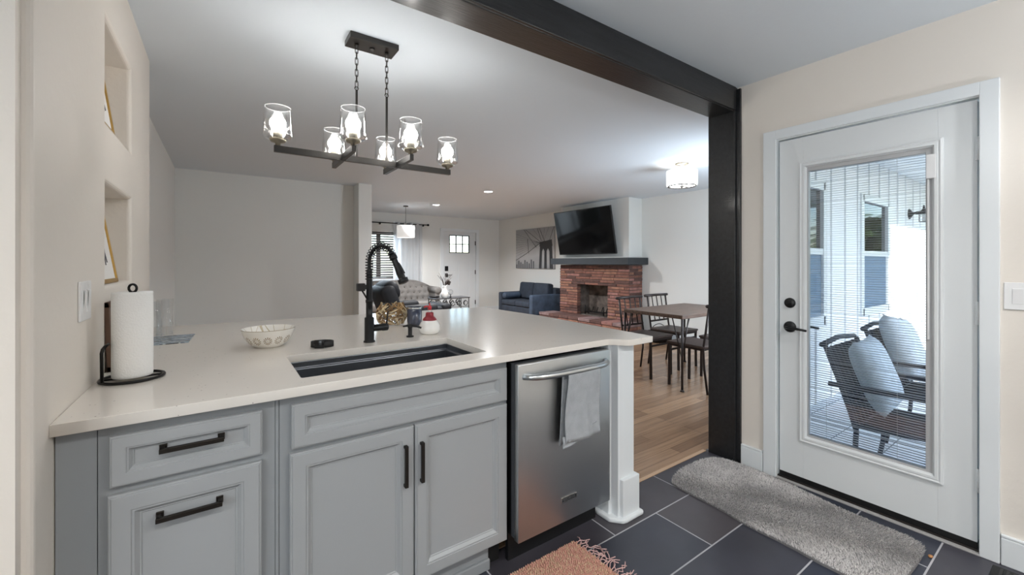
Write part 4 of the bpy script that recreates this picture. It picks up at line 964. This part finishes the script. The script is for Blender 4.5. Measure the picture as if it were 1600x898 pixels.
# bridge picture
def bridge_mat():
    m, n, l, p = new_mat('misty_sky_print'); p.inputs['Roughness'].default_value = .6
    tc = n.new('ShaderNodeTexCoord'); s = n.new('ShaderNodeSeparateXYZ'); l.new(tc.outputs['Object'], s.inputs[0])
    ns = n.new('ShaderNodeTexNoise'); ns.inputs['Scale'].default_value = 3; l.new(tc.outputs['Object'], ns.inputs['Vector'])
    ad = n.new('ShaderNodeMath'); ad.operation = 'MULTIPLY_ADD'; ad.inputs[1].default_value = .3; l.new(ns.outputs[0], ad.inputs[0]); l.new(s.outputs[2], ad.inputs[2])
    c = n.new('ShaderNodeValToRGB'); e_ = c.color_ramp.elements; e_[0].position = .0; e_[0].color = srgb(126, 128, 130); e_[1].position = 1; e_[1].color = srgb(152, 154, 156)
    k = e_.new(.45); k.color = srgb(196, 196, 196); l.new(ad.outputs[0], c.inputs[0]); l.new(c.outputs[0], p.inputs['Base Color']); return m
bp_ = thing('canvas_picture', 'black and white canvas picture of a stone suspension bridge', 'picture', (6.15, 7.82, 1.155))
mb = MB(); mb.box((-.035, -.74, 0), (0, .74, .96), .003); mb.build('canvas', bridge_mat(), bp_)
INK = M('print_dark_ink', srgb(58, 58, 60), .7); INK2 = M('print_grey_ink', srgb(104, 106, 108), .7)
YP = lambda a, b, h: (-.0355-h, a, b)   # a to the left in the picture = +y
mb = MB()
def flat(poly, mbb, h=.001): mbb.prism(poly, 0, h, YP)
# tower: two pointed arches
tx = -.43
flat([(tx+.24, 0), (tx+.20, .52), (tx+.115, .52), (tx+.14, 0)], mb); flat([(tx+.045, 0), (tx+.035, .52), (tx-.045, .52), (tx-.05, 0)], mb); flat([(tx-.15, 0), (tx-.14, .52), (tx-.235, .52), (tx-.27, 0)], mb)
for q0, q1 in ((tx+.125, tx+.03), (tx-.04, tx-.145)):
    qm = (q0+q1)/2; flat([(q0+.01, .36), (q0+.01, .54), (qm, .54), (qm, .47), (q0-.012, .42)], mb, .0011); flat([(qm, .47), (qm, .54), (q1-.01, .54), (q1-.01, .36), (q1+.012, .42)], mb, .0011)
flat([(tx+.22, .52), (tx+.20, .62), (tx-.225, .67), (tx-.25, .52)], mb, .0012)
mb.build('stone_tower', INK, bp_)
mb = MB()
for i in range(9):
    a = .72-i*.085; hgt = .10+.13*((i*37) % 10)/10; flat([(a, 0), (a, hgt), (a-.05, hgt), (a-.05, 0)], mb)
mb.build('skyline', INK2, bp_)
mb = MB()
mb.tube([YP(.735, .20, .002), YP(.3, .36, .002), YP(-.24, .60, .002), YP(-.40, .64, .002)], .006, 5)
for a0, b0, a1, b1 in ((.34, .955, -.30, .60), (.40, .955, -.1, .5), (-.2, .955, -.42, .62), (-.14, .955, -.3, .6), (-.735, .955, -.56, .62), (.25, .72, .2, .36)):
    mb.tube([YP(a0, b0, .002), YP(a1, b1, .002)], .004, 5)
for i in range(9): mb.tube([YP(.735, .3+.07*i, .0015), YP(-.35+.02*i, .62, .0015)], .0016, 4)
for i in range(5): mb.tube([YP(.05-.15*i, .955, .0015), YP(-.35, .62, .0015)], .0016, 4)
mb.build('bridge_cables', INK, bp_)

# ================================================================ SEATING
# navy loveseat against right wall, facing -x
lv = thing('loveseat', 'navy fabric loveseat with light wooden legs left of the fireplace', 'sofa', (5.70, 7.43, 0))
hw, x0, x1 = .64, -.44, .42
mb = MB(); cushion(mb, (x0+.02, -hw+.10, .20), (x1, hw-.10, .34), .02); mb.build('seat_base', NAVY, lv)
for s in (-1, 1):
    mb = MB(); cushion(mb, (x0, s*hw, .19), (x1-.02, s*(hw-.11), .62), .03); mb.build('armrest', NAVY_VELVET if s < 0 else NAVY, lv)
mb = MB(); cushion(mb, (x1-.20, -hw+.02, .20), (x1, hw-.02, .74), .03); mb.build('backrest', NAVY, lv)
for s in (-1, 1):
    mb = MB(); cushion(mb, (x0+.005, min(0, s*(hw-.115)), .34), (x1-.2, max(0, s*(hw-.115)), .46), .035); mb.build('seat_cushion', NAVY, lv)
    mb = MB(); cushion(mb, (x1-.36, min(s*.004, s*(hw-.12)), .46), (x1-.17, max(s*.004, s*(hw-.12)), .84), .05, rot=Matrix.Rotation(R(8), 3, 'Y')); mb.build('back_cushion', NAVY, lv)
    for x in (x0+.06, x1-.07):
        mb = MB(); mb.tube([(x, s*(hw-.07), .20), (x+(.02 if x > 0 else -.02), s*(hw-.06), 0)], [.022, .012], 10); mb.build('leg', PEGS if (s < 0 and x < 0) else M('dark_sofa_leg', srgb(60, 44, 36), .5), lv)
bs = MB(); bs.lathe([(.02, -.22), (.062, -.215), (.07, -.19), (.07, .19), (.062, .215), (.02, .22)], (0, 0, 0), 20, axis='x'); o = bs.build('bolster_pillow', NAVY_VELVET, loc=(5.495, 7.865, .548)); tag(o, 'blue grey bolster pillow against the far arm of the loveseat', 'pillow')

# tufted sofa by the far window, facing -y
ts = thing('tufted_sofa', 'taupe button tufted sofa with rolled arms by the far window', 'sofa', (2.95, 8.75, 0))
def back_top(u):  # height along the width, camel/rolled
    return .90-.15*max(0, (abs(2*u-1)-.5)/.5)**2
mb = MB()
def fb(u, v):
    x = -1.05+2.1*u; z = .42+(back_top(u)-.42)*v
    y = .20+.13*v
    gx = (x/.14); gz = (z/.125); row = round(gz); ox = .5 if row % 2 else 0
    dx = (gx-ox-round(gx-ox)); dz = gz-row
    d = math.exp(-(dx*dx*14+dz*dz*14)); edge = 1 if .04 < v < .96 else 0
    curl = max(0, v-.82)/.18
    return (x, y+.028*d*edge-.03*math.sin(v*PI)-.03*curl, z)
mb.grid(fb, 90, 26)
mb.grid(lambda u, v: (-1.05+2.1*u, .30+.17*v+.01, back_top(u)+.02*math.sin(v*PI)-.06*v*v), 60, 6)
mb.grid(lambda u, v: (-1.05+2.1*u, .48, .1+(back_top(u)-.16)*v), 60, 4)
mb.build('tufted_back', TUFT, ts)
mb = MB()
for row in range(4, 7):
    z = row*.125
    for k in range(-7, 8):
        x = (k+(.5 if row % 2 else 0))*.14
        if abs(x) < .98 and z < back_top((x+1.05)/2.1)-.03 and z > .45:
            v = (z-.42)/(back_top((x+1.05)/2.1)-.42); mb.sphere((x, .20+.13*v-.008, z), .016, 8, (1, .6, 1))
mb.build('buttons', TUFT_DARK, ts)
for s in (-1, 1):
    mb = MB(); mb.lathe([(.02, -.16), (.075, -.155), (.085, -.13), (.085, .42)], (s*1.05, 0, .67), 22, axis='y'); cushion(mb, (s*.98, -.14, .10), (s*1.09, .46, .66), .02); mb.build('rolled_arm', TUFT, ts)
mb = MB(); cushion(mb, (-.98, -.42, .12), (.98, .30, .30), .02); mb.build('seat_base', TUFT, ts)
for s in (-1, 1):
    mb = MB(); cushion(mb, (min(.005*s, .975*s), -.43, .30), (max(.005*s, .975*s), .22, .46), .04); mb.build('seat_cushion', TUFT, ts)
for x in (-1.0, 1.0):
    for y in (-.34, .38):
        mb = MB(); mb.lathe([(.018, 0), (.03, .05), (.028, .12)], (x, y, 0), 12); mb.build('leg', SEATWOOD, ts)

# black leather recliner seen from behind, facing +x
rc = thing('leather_recliner', 'black leather recliner with raised footrest behind the partition', 'armchair', (2.86, 6.95, 0))
tl = Matrix.Rotation(R(-20), 3, 'Y')
mb = MB(); cushion(mb, (-.60, -.36, .25), (-.34, .36, .98), .09, rot=tl, c=(-.4, 0, .35)); mb.build('backrest', LEATHER, rc)
mb = MB(); cushion(mb, (-.52, -.32, .70), (-.26, .32, 1.02), .11, rot=tl, c=(-.4, 0, .35)); mb.build('headrest', LEATHER, rc)
for s_ in (-1, 1):
    mb = MB(); cushion(mb, (-.50, s_*.33, .08), (.16, s_*.50, .60), .07); mb.build('armrest', LEATHER, rc)
mb = MB(); cushion(mb, (-.40, -.33, .28), (.18, .33, .48), .07); mb.build('seat_cushion', LEATHER, rc)
mb = MB(); cushion(mb, (-.42, -.32, .0), (.14, .32, .28), .03); mb.build('base', LEATHER, rc)
mb = MB(); cushion(mb, (.16, -.31, .42), (.34, .31, .53), .05); cushion(mb, (.30, -.31, .44), (.50, .31, .57), .055); mb.build('footrest', LEATHER, rc)
mb = MB(); mb.tube([(.1, -.2, .2), (.3, -.2, .44)], .012, 6); mb.tube([(.1, .2, .2), (.3, .2, .44)], .012, 6); mb.build('footrest_linkage', BLACK_MET, rc)

# wrought iron side table with vase
it = thing('iron_side_table', 'wrought iron side table with scrollwork apron by the sofa', 'table', (3.74, 7.55, 0))
a_, b_ = .38, .19
mb = MB(); mb.box((-a_, -b_, .585), (a_, b_, .605), .004); mb.build('tabletop', M('dark_stone_top', srgb(60, 60, 62), .25), it)
mb = MB()
for y in (-b_+.02, b_-.02):
    for k in range(-2, 3):
        cx_ = k*.145
        mb.tube([(cx_+.055*math.cos(t)*(1-.35*i/24), y, .49+.055*math.sin(t)*(1-.35*i/24)) for i, t in [(i, PI*.5+2*PI*1.4*i/24) for i in range(25)]], .006, 6)
    mb.tube([(-a_+.02, y, .42), (a_-.02, y, .42)], .006, 6)
mb.build('scroll_apron', BLACK_MET, it)
for x in (-a_+.02, a_-.02):
    for y in (-b_+.02, b_-.02):
        mb = MB(); mb.tube([(x, y, .585), (x, y, .0)], .010, 6); mb.build('leg', BLACK_MET, it)
for x in (-.145, .145):
    mb = MB(); mb.tube([(x, -b_+.02, .585), (x, -b_+.02, .42)], .009, 6); mb.build('apron_bar', BLACK_MET, it)
vs_ = thing('vase', 'white vase holding dark branches on the iron side table', 'vase', (3.61, 7.48, .605))
mb = MB(); mb.lathe([(.05, 0), (.072, .03), (.075, .09), (.045, .17), (.035, .215), (.042, .24), (.036, .24), (.03, .2)], n=24, cap=False); mb.lathe([(.0005, 0), (.05, 0)], n=24, cap=False); mb.build('vase_body', CERAMIC, vs_)
DRY = M('dark_branch', srgb(50, 42, 38), .8)
mb = MB(); rv = random.Random(5)
for k in range(7):
    a = 2*PI*k/7; sp_ = rv.uniform(.08, .22); hgt = rv.uniform(.12, .26); pts = [(0, 0, .18), (.3*sp_*math.cos(a), .3*sp_*math.sin(a), .24+hgt*.4), (sp_*math.cos(a), sp_*math.sin(a), .24+hgt)]
    mb.tube(pts, [.006, .005, .003], 5); e_ = Vector(pts[1]); mb.tube([e_, e_+Vector((.05*math.cos(a+1), .05*math.sin(a+1), .07))], .003, 5)
mb.build('branches', DRY, vs_)
mb = MB(); 
for k in range(6): mb.sphere((.09+.03*math.cos(k), .02+.03*math.sin(k*2), .30+.03*math.sin(k)), .028, 8)
mb.build('dark_blooms', DRY, vs_)
cg = thing('candle_globe', 'small clear globe with dark stem beside the white vase', 'candle holder', (3.76, 7.52, .605))
mb = MB(); mb.lathe([(.035, 0), (.012, .01), (.008, .05), (.02, .06)], n=16); mb.build('stem', BLACK_MET, cg)
mb = MB(); mb.sphere((0, 0, .105), .055); mb.build('globe', GLASS, cg)
tr = MB(); tr.lathe([(.08, 0), (.105, .012), (.11, .03), (.10, .03), (.09, .014), (.0005, .012)], n=24, cap=False); o = tr.build('shallow_bowl', BLACK_MET, loc=(3.445, 7.60, .605)); tag(o, 'shallow black dish on the left end of the iron table', 'dish')

# ================================================================ RUGS AND FLOOR ITEMS
def inside(p, poly):
    c = False; n = len(poly)
    for i in range(n):
        a, b = poly[i], poly[i-1]
        if (a[1] > p[1]) != (b[1] > p[1]) and p[0] < (b[0]-a[0])*(p[1]-a[1])/(b[1]-a[1])+a[0]: c = not c
    return c
def chaikin(p, n=2):
    for _ in range(n):
        q = []
        for i in range(len(p)):
            a, b = Vector(p[i-1]), Vector(p[i]); q += [tuple(a.lerp(b, .25)), tuple(a.lerp(b, .75))]
        p = q
    return p
def tuft_mesh(poly, n, hgt, wid, rnd, lean, clump=None):
    xs_ = [p[0] for p in poly]; ys_ = [p[1] for p in poly]; vs = []; fs = []; cnt = 0
    while cnt < n:
        p = (rnd.uniform(min(xs_), max(xs_)), rnd.uniform(min(ys_), max(ys_)))
        if not inside(p, poly): continue
        a = rnd.uniform(0, 2*PI); w = wid*rnd.uniform(.6, 1.2); h = hgt*rnd.uniform(.6, 1.15); la = lean(p)+rnd.uniform(-.9, .9); lk = h*rnd.uniform(.3, 1.0)
        dx, dy = math.cos(a)*w, math.sin(a)*w; k = len(vs); tx_, ty_ = math.cos(la)*lk, math.sin(la)*lk
        vs += [(p[0]-dx, p[1]-dy, .004), (p[0]+dx, p[1]+dy, .004), (p[0]+dx*.8+tx_*.5, p[1]+dy*.8+ty_*.5, .004+h*.6), (p[0]-dx*.8+tx_*.5, p[1]-dy*.8+ty_*.5, .004+h*.6), (p[0]+tx_, p[1]+ty_, .004+h)]
        fs += [(k, k+1, k+2, k+3), (k+3, k+2, k+4)]; cnt += 1
    return vs, fs
rug_pts = [(2.155, 1.44), (2.18, 1.475), (2.34, 1.518), (2.53, 1.522), (2.66, 1.49), (2.715, 1.42), (2.725, 1.28), (2.705, 1.03), (2.672, .83), (2.661, .67), (2.655, .53), (2.635, .475), (2.56, .458), (2.35, .462), (2.20, .472), (2.13, .51), (2.105, .66), (2.125, .84), (2.118, 1.02), (2.146, 1.15), (2.148, 1.32)]
rp = chaikin([(x-.0, y) for x, y in rug_pts], 1)
rg = thing('shag_rug', 'grey shag door mat with rounded corners lying before the glass door', 'rug', (0, 0, 0))
mb = MB(); mb.prism(rp, 0.0, .010); mb.build('backing', M('rug_backing_grey', srgb(120, 118, 118), 1), rg)
def pile_mat(name, c1, c2, sc):
    m, n, l, p = new_mat(name); p.inputs['Roughness'].default_value = .95
    g = n.new('ShaderNodeNewGeometry'); tc = n.new('ShaderNodeTexCoord'); ns = n.new('ShaderNodeTexNoise'); ns.inputs['Scale'].default_value = sc; l.new(tc.outputs['Object'], ns.inputs['Vector'])
    ad = n.new('ShaderNodeMath'); ad.operation = 'MULTIPLY_ADD'; ad.inputs[1].default_value = .45; l.new(g.outputs['Random Per Island'], ad.inputs[0]); l.new(ns.outputs[0], ad.inputs[2])
    mr = n.new('ShaderNodeMapRange'); mr.inputs[1].default_value = .4; mr.inputs[2].default_value = 1.0; l.new(ad.outputs[0], mr.inputs[0])
    mx = n.new('ShaderNodeMix'); mx.data_type = 'RGBA'; mx.inputs[6].default_value = c1; mx.inputs[7].default_value = c2; l.new(mr.outputs[0], mx.inputs[0]); l.new(mx.outputs[2], p.inputs['Base Color'])
    return m
rnd = random.Random(21)
vs, fs = tuft_mesh(rp, 60000, .014, .0014, rnd, lambda p: 2.2+2.2*math.sin(p[0]*7+p[1]*4))
mb = MB(); mb.poly(vs, fs); o = mb.build('pile', pile_mat('grey_shag_pile', srgb(170, 168, 168), srgb(230, 226, 224), 5), rg, keep=True); o['kind'] = 'stuff'
# pink woven rug with fringe
pr_ = [(.93, 1.405), (1.335, 1.395), (1.345, 1.25), (1.35, .70), (.93, .70)]
pk = thing('woven_rug', 'dusty pink woven rag rug with fringed end below the dishwasher', 'rug', (0, 0, 0))
mb = MB(); mb.prism(pr_, 0, .006); mb.build('backing', M('pink_rug_backing', srgb(158, 116, 100), 1), pk)
mb = MB(); rnd = random.Random(4); y = .71
while y < 1.405:
    x = .935
    while x < 1.34:
        h = rnd.uniform(.006, .011); a = rnd.uniform(-.5, .5); L = .011
        mb.mi = rnd.choice((0, 0, 1)); mb.tube([(x-L*.5*math.cos(a), y-L*.5*math.sin(a), .004), (x, y, .006+h), (x+L*.5*math.cos(a), y+L*.5*math.sin(a), .004)], [.003, .005, .003], 5)
        x += rnd.uniform(.009, .012)
    y += .0095
o = mb.build('loop_pile', [M('dusty_pink_yarn', srgb(206, 156, 138), .95), M('sand_yarn', srgb(208, 172, 146), .95)], pk); o['kind'] = 'stuff'
mb = MB(); 
for k in range(60):
    y = .72+k*.0114; x = 1.338; a = rnd.uniform(-.7, .7); L = rnd.uniform(.045, .085); pts = [(x, y, .008)]
    for q in range(1, 5): a += rnd.uniform(-.6, .6); pts.append((x+L*q/4*math.cos(a*.6), y+L*q/4*math.sin(a), .004+.010*abs(math.sin(q*1.4+k))))
    mb.tube(pts, .0022, 5)
o = mb.build('fringe', M('pink_fringe', srgb(206, 170, 166), .95), pk); o['kind'] = 'stuff'
mb = MB(); mb.sphere((0, 0, .004), .011, 10, (1.3, .8, .35)); o = mb.build('dry_leaf', M('tan_leaf', srgb(178, 128, 84), .8), loc=(2.565, .440, 0)); tag(o, 'small tan dry leaf on the tile at the mat corner', 'leaf')
fv = thing('floor_vent', 'dark metal floor vent at the lower right corner', 'vent', (2.66, .22, 0))
mb = MB(); mb.box((-.055, -.13, 0), (.055, .055, .004), .0015); mb.build('frame', BLACK_MET, fv)
mb = MB()
for k in range(9): mb.box((-.042, -.12+k*.018, .004), (.042, -.112+k*.018, .006))
mb.build('slats', DARKGREY, fv)

# ================================================================ PORCH OUTSIDE THE DOOR
PZ = -.05
def deck_mat():
    m, n, l, p = new_mat('pale_porch_tile'); tc = n.new('ShaderNodeTexCoord')
    br = n.new('ShaderNodeTexBrick'); l.new(tc.outputs['Object'], br.inputs['Vector']); br.inputs['Scale'].default_value = 1; br.inputs['Brick Width'].default_value = 1.2; br.inputs['Row Height'].default_value = .30; br.inputs['Mortar Size'].default_value = .004
    br.offset = .5; br.inputs['Color1'].default_value = srgb(226, 230, 234); br.inputs['Color2'].default_value = srgb(218, 224, 230); br.inputs['Mortar'].default_value = srgb(110, 118, 128)
    l.new(br.outputs['Color'], p.inputs['Base Color']); p.inputs['Roughness'].default_value = .5; return m
mb = MB(); mb.box((2.92, -3.2, PZ-.1), (10.6, 1.59, PZ)); struct('floor_porch', mb, deck_mat(), 'pale tiled porch floor outside the door', 'floor')
mb = MB(); mb.box((2.92, -1.0, 2.50), (10.6, 1.62, 2.56)); struct('ceiling_porch', mb, M('porch_ceiling_white', srgb(228, 230, 232), .6), 'white porch ceiling', 'ceiling')
mb = MB(); mb.box((2.9, -2.75, 2.56), (2.92, 1.7, 2.8)); mb.box((-2.6, -2.75, 2.56), (2.92, -2.7, 2.9)); mb.box((-2.6, -2.8, 2.56), (3.0, 9.6, 3.1)); mb.box((2.9, 1.60, 2.56), (6.4, 9.6, 2.9)); struct('roof', mb, M('roof_board', srgb(150, 150, 150), .8), 'house roof above the rooms', 'roof')  # unseen; height raised to shape the sun patch on the porch wall
ZB, ZT = .74, 2.03
WIN = ((3.88, 4.83), (5.94, 6.92))
mb = MB(); xs_ = [2.905, 3.88, 4.83, 5.94, 6.92, 10.6]
for i in range(5):
    a, b = xs_[i], xs_[i+1]
    if i in (1, 3): mb.box((a, 1.585, PZ-.1), (b, 1.635, ZB)); mb.box((a, 1.585, ZT), (b, 1.64, 2.56))
    else: mb.box((a, 1.585, PZ-.1), (b, 1.64, 2.56))
x = 3.1
BATT = M('white_siding', srgb(232, 234, 236), .55)
while x < 10.5:
    if not any(a-.06 < x < b+.06 for a, b in WIN): mb.box((x-.02, 1.570, PZ), (x+.02, 1.586, 2.5))
    else: mb.box((x-.02, 1.570, PZ), (x+.02, 1.586, ZB-.06)); mb.box((x-.02, 1.570, ZT+.06), (x+.02, 1.586, 2.5))
    x += .39
struct('wall_porch', mb, BATT, 'white board and batten wall along the porch', 'wall')
for k, (a, b) in enumerate(WIN):
    w = sempty('window_%d' % (4+k), ['porch window nearest the glass door', 'porch window farther along the white wall'][k], 'window')
    mb = MB(); zm = (ZB+ZT)/2+.02
    mb.box((a-.05, 1.560, ZB-.05), (a+.04, 1.605, ZT+.05), .003); mb.box((b-.04, 1.560, ZB-.05), (b+.05, 1.605, ZT+.05), .003); mb.box((a, 1.560, ZT-.03), (b, 1.605, ZT+.05), .003); mb.box((a, 1.560, ZB-.05), (b, 1.605, ZB+.04), .003); mb.box((a, 1.567, zm-.03), (b, 1.605, zm+.03), .003)
    struct('window_frame', mb, W_TRIM, parent=w)
    mb = MB(); mb.box((a+.03, 1.593, zm), (b-.03, 1.597, ZT)); struct('upper_pane', mb, M('reflecting_pane', srgb(60, 66, 70), .02, 1.0) if 'reflecting_pane' not in bpy.data.materials else bpy.data.materials['reflecting_pane'], parent=w)
    mb = MB(); mb.box((a+.03, 1.585, ZB), (b-.03, 1.589, zm)); struct('lower_screen', mb, SCREEN_MESH, parent=w)
# wall lantern
wlx = 7.97; wz = 1.965
sn = thing('wall_lantern', 'black barn style wall lantern on the white porch wall', 'wall lamp', (wlx, 1.583, wz))
mb = MB(); mb.lathe([(.075, 0), (.07, -.01), (.035, -.03), (.018, -.045)], (0, 0, .02), 20, axis='y'); mb.build('mount_plate', MATTE_BLACK, sn)
mb = MB(); mb.tube([(0, -.03, .02), (0, -.08, .04), (0, -.14, .045)], .013, 8); mb.build('arm', MATTE_BLACK, sn)
mb = MB(); mb.lathe([(.008, .11), (.014, .06), (.03, .04), (.085, .0), (.088, -.008)], (0, -.15, .02), 24, cap=False); mb.build('lamp_hood', MATTE_BLACK, sn)
mb = MB(); mb.lathe([(.03, 0), (.04, -.04), (.038, -.11), (.015, -.14)], (0, -.15, .02), 16, cap=False); mb.build('glass_jar', GLASS, sn)
mb = MB(); mb.tube([(.048*math.cos(t), -.15+.048*math.sin(t), -.10) for t in [2*PI*i/16 for i in range(16)]], .005, 5, closed=True)
for t in (0, PI/2, PI, 3*PI/2): mb.tube([(.048*math.cos(t), -.15+.048*math.sin(t), .01), (.048*math.cos(t), -.15+.048*math.sin(t), -.10)], .005, 5)
mb.build('cage', MATTE_BLACK, sn)
# patio chairs
DKM = M('dark_patio_metal', srgb(44, 48, 58), .5, .4)
def patio_chair(label):
    t = thing('patio_chair', label, 'chair', group='metal patio chairs on the porch'); w = .28
    # local: faces -y, back at +y, origin at floor centre of seat
    for s in (-1, 1):
        mb = MB(); x = s*w
        mb.tube([(x, .36, .83), (x, .30, .66), (x, .235, .46), (x, .205, .35), (x, .215, .15), (x, .24, 0)], .014, 6); mb.build('leg', DKM, t)
        mb = MB(); mb.tube([(x, -.24, .60), (x, -.25, .30), (x, -.27, 0)], .014, 6); mb.build('leg', DKM, t)
        mb = MB(); mb.tube([(x, .34, .60), (x, .20, .605), (x, -.10, .61), (x, -.26, .595), (x, -.33, .56)], .016, 8, flat=1.4); mb.build('armrest', DKM, t)
    mb = MB()
    def fs_(u, v): return (-w+2*w*u, -.24+.45*v, .385+.012*math.sin(v*PI)-.0)
    for k in range(17):
        x = -w+2*w*(k+.5)/17; mb.tube([(x, -.24, .40), (x, .0, .385), (x, .205, .37)], .0095, 5, flat=1.2)
    mb.tube([(-w, -.24, .395), (w, -.24, .395)], .014, 6); mb.tube([(-w, .205, .37), (w, .205, .37)], .014, 6); mb.build('seat', DKM, t)
    mb = MB()
    for k in range(9):
        x = -w+2*w*(k+.5)/9; mb.tube([(x, .355, .82), (x, .295, .66), (x, .235, .48), (x, .205, .37)], .012, 5, flat=1.5)
    mb.tube([(-w-.01, .375, .835), (0, .38, .855), (w+.01, .375, .835)], .016, 8); mb.tube([(-w, .235, .47), (w, .235, .47)], .012, 6); mb.build('backrest', DKM, t); return t
pc = patio_chair('dark metal patio chair nearest the glass door'); pc.location = (3.37, .64, PZ)
dup(pc, (4.36, .70, PZ), 0, 'dark metal patio chair farther out behind the first chair')
PIL = M('pale_blue_pillow', srgb(204, 212, 220), .9, bump=.3, bscale=60, vary=.12, vscale=22)
PIL2 = M('cream_pillow', srgb(222, 218, 208), .9, bump=.3, bscale=60)
def pillow(x, y, z, s, rx, ry, rz, label, mat, t=.15):
    mb = pillow_mb(s, s, t); o = mb.build('throw_pillow', mat, loc=(x, y, z)); o.rotation_euler = (R(rx), R(ry), R(rz)); tag(o, label, 'pillow'); return o
pillow(3.345, .815, .61, .44, -20, 0, 4, 'pale blue throw pillow on the chair nearest the door', PIL)
pillow(3.75, 1.05, .60, .40, -22, 12, 0, 'cream throw pillow wedged behind the nearest chair back', PIL2, .12) if False else None
pillow(4.36, .89, .64, .50, -20, 8, 0, 'patterned pale throw pillow on the farther patio chair', PIL, .17)

# garden beyond the porch
mb = MB(); mb.box((-6.2, -14, -.3), (-6.0, 4, 4.2)); struct('wall_sun_block', mb, M('sun_block_stucco', srgb(180, 180, 176), .8), 'added unseen wall blocking the sun from the kitchen side window', 'wall')  # unseen wall added to keep direct sun out of the side window
mb = MB(); mb.box((-30, -40, -.32), (60, 45, -.16)); struct('ground', mb, M('lawn', srgb(84, 104, 58), 1, bump=.5, bscale=3, vary=.3, vscale=2), 'lawn around the house', 'ground')
PALM = [M('palm_green', srgb(88, 116, 52), .55), M('palm_green_dark', srgb(52, 78, 38), .6), M('palm_dry', srgb(150, 130, 84), .7)]
def palm(x, y, h, seed, label, nf=34, L=1.7):
    t = thing('palm', label, 'palm tree', (x, y, -.16), group='palms in the garden'); r_ = random.Random(seed)
    mb = MB(); mb.tube([(0, 0, 0), (.05, .02, h*.5), (0, 0, h)], [.14, .11, .10], 10); mb.build('trunk', M('palm_trunk', srgb(110, 92, 72), .9, bump=.8, bscale=12) if 'palm_trunk' not in bpy.data.materials else bpy.data.materials['palm_trunk'], t)
    mb = MB()
    for k in range(nf):
        a = 2*PI*k*.382+r_.uniform(-.2, .2); el = r_.uniform(-.5, 1.2); mb.mi = r_.choice((0, 0, 1)) if el > -.2 else r_.choice((1, 2)); ll = L*r_.uniform(.8, 1.1); sp = []
        for q in range(9):
            s_ = q/8; zz = math.sin(el)*ll*s_-.55*ll*s_*s_; rr_ = math.cos(el)*ll*s_; sp.append(Vector((rr_*math.cos(a), rr_*math.sin(a), h+zz)))
        mb.tube(sp, [.014]*4+[.008]*5, 4)
        side = Vector((-math.sin(a), math.cos(a), 0))
        for q in range(1, 27):
            s_ = q/27*8; i = min(7, int(s_)); p = sp[i].lerp(sp[i+1], s_-i); d = (sp[i+1]-sp[i]).normalized(); wl_ = .42*math.sin(PI*(.12+.86*q/27))
            for sd in (-1, 1):
                tip_ = p+side*sd*wl_*.8+d*wl_*.6+Vector((0, 0, -wl_*.35)); mb.poly([p-d*.012, p+d*.012, tip_], [(0, 1, 2)])
    mb.build('fronds', PALM, t, keep=True)
palm(12.6, -.05, 2.0, 1, 'low leafy palm nearest the porch end', 54, 1.45); palm(16.2, -.75, 2.3, 2, 'leafy palm beyond the end of the porch', 54, 1.7); palm(9.9, -1.35, 1.7, 3, 'leafy palm right of the porch steps', 54, 1.5); palm(13.2, -3.4, 2.1, 4, 'tall leafy palm in the middle of the garden', 50, 1.6); palm(20.0, -2.6, 2.6, 5, 'leafy palm far out at the back of the garden', 54, 1.9)
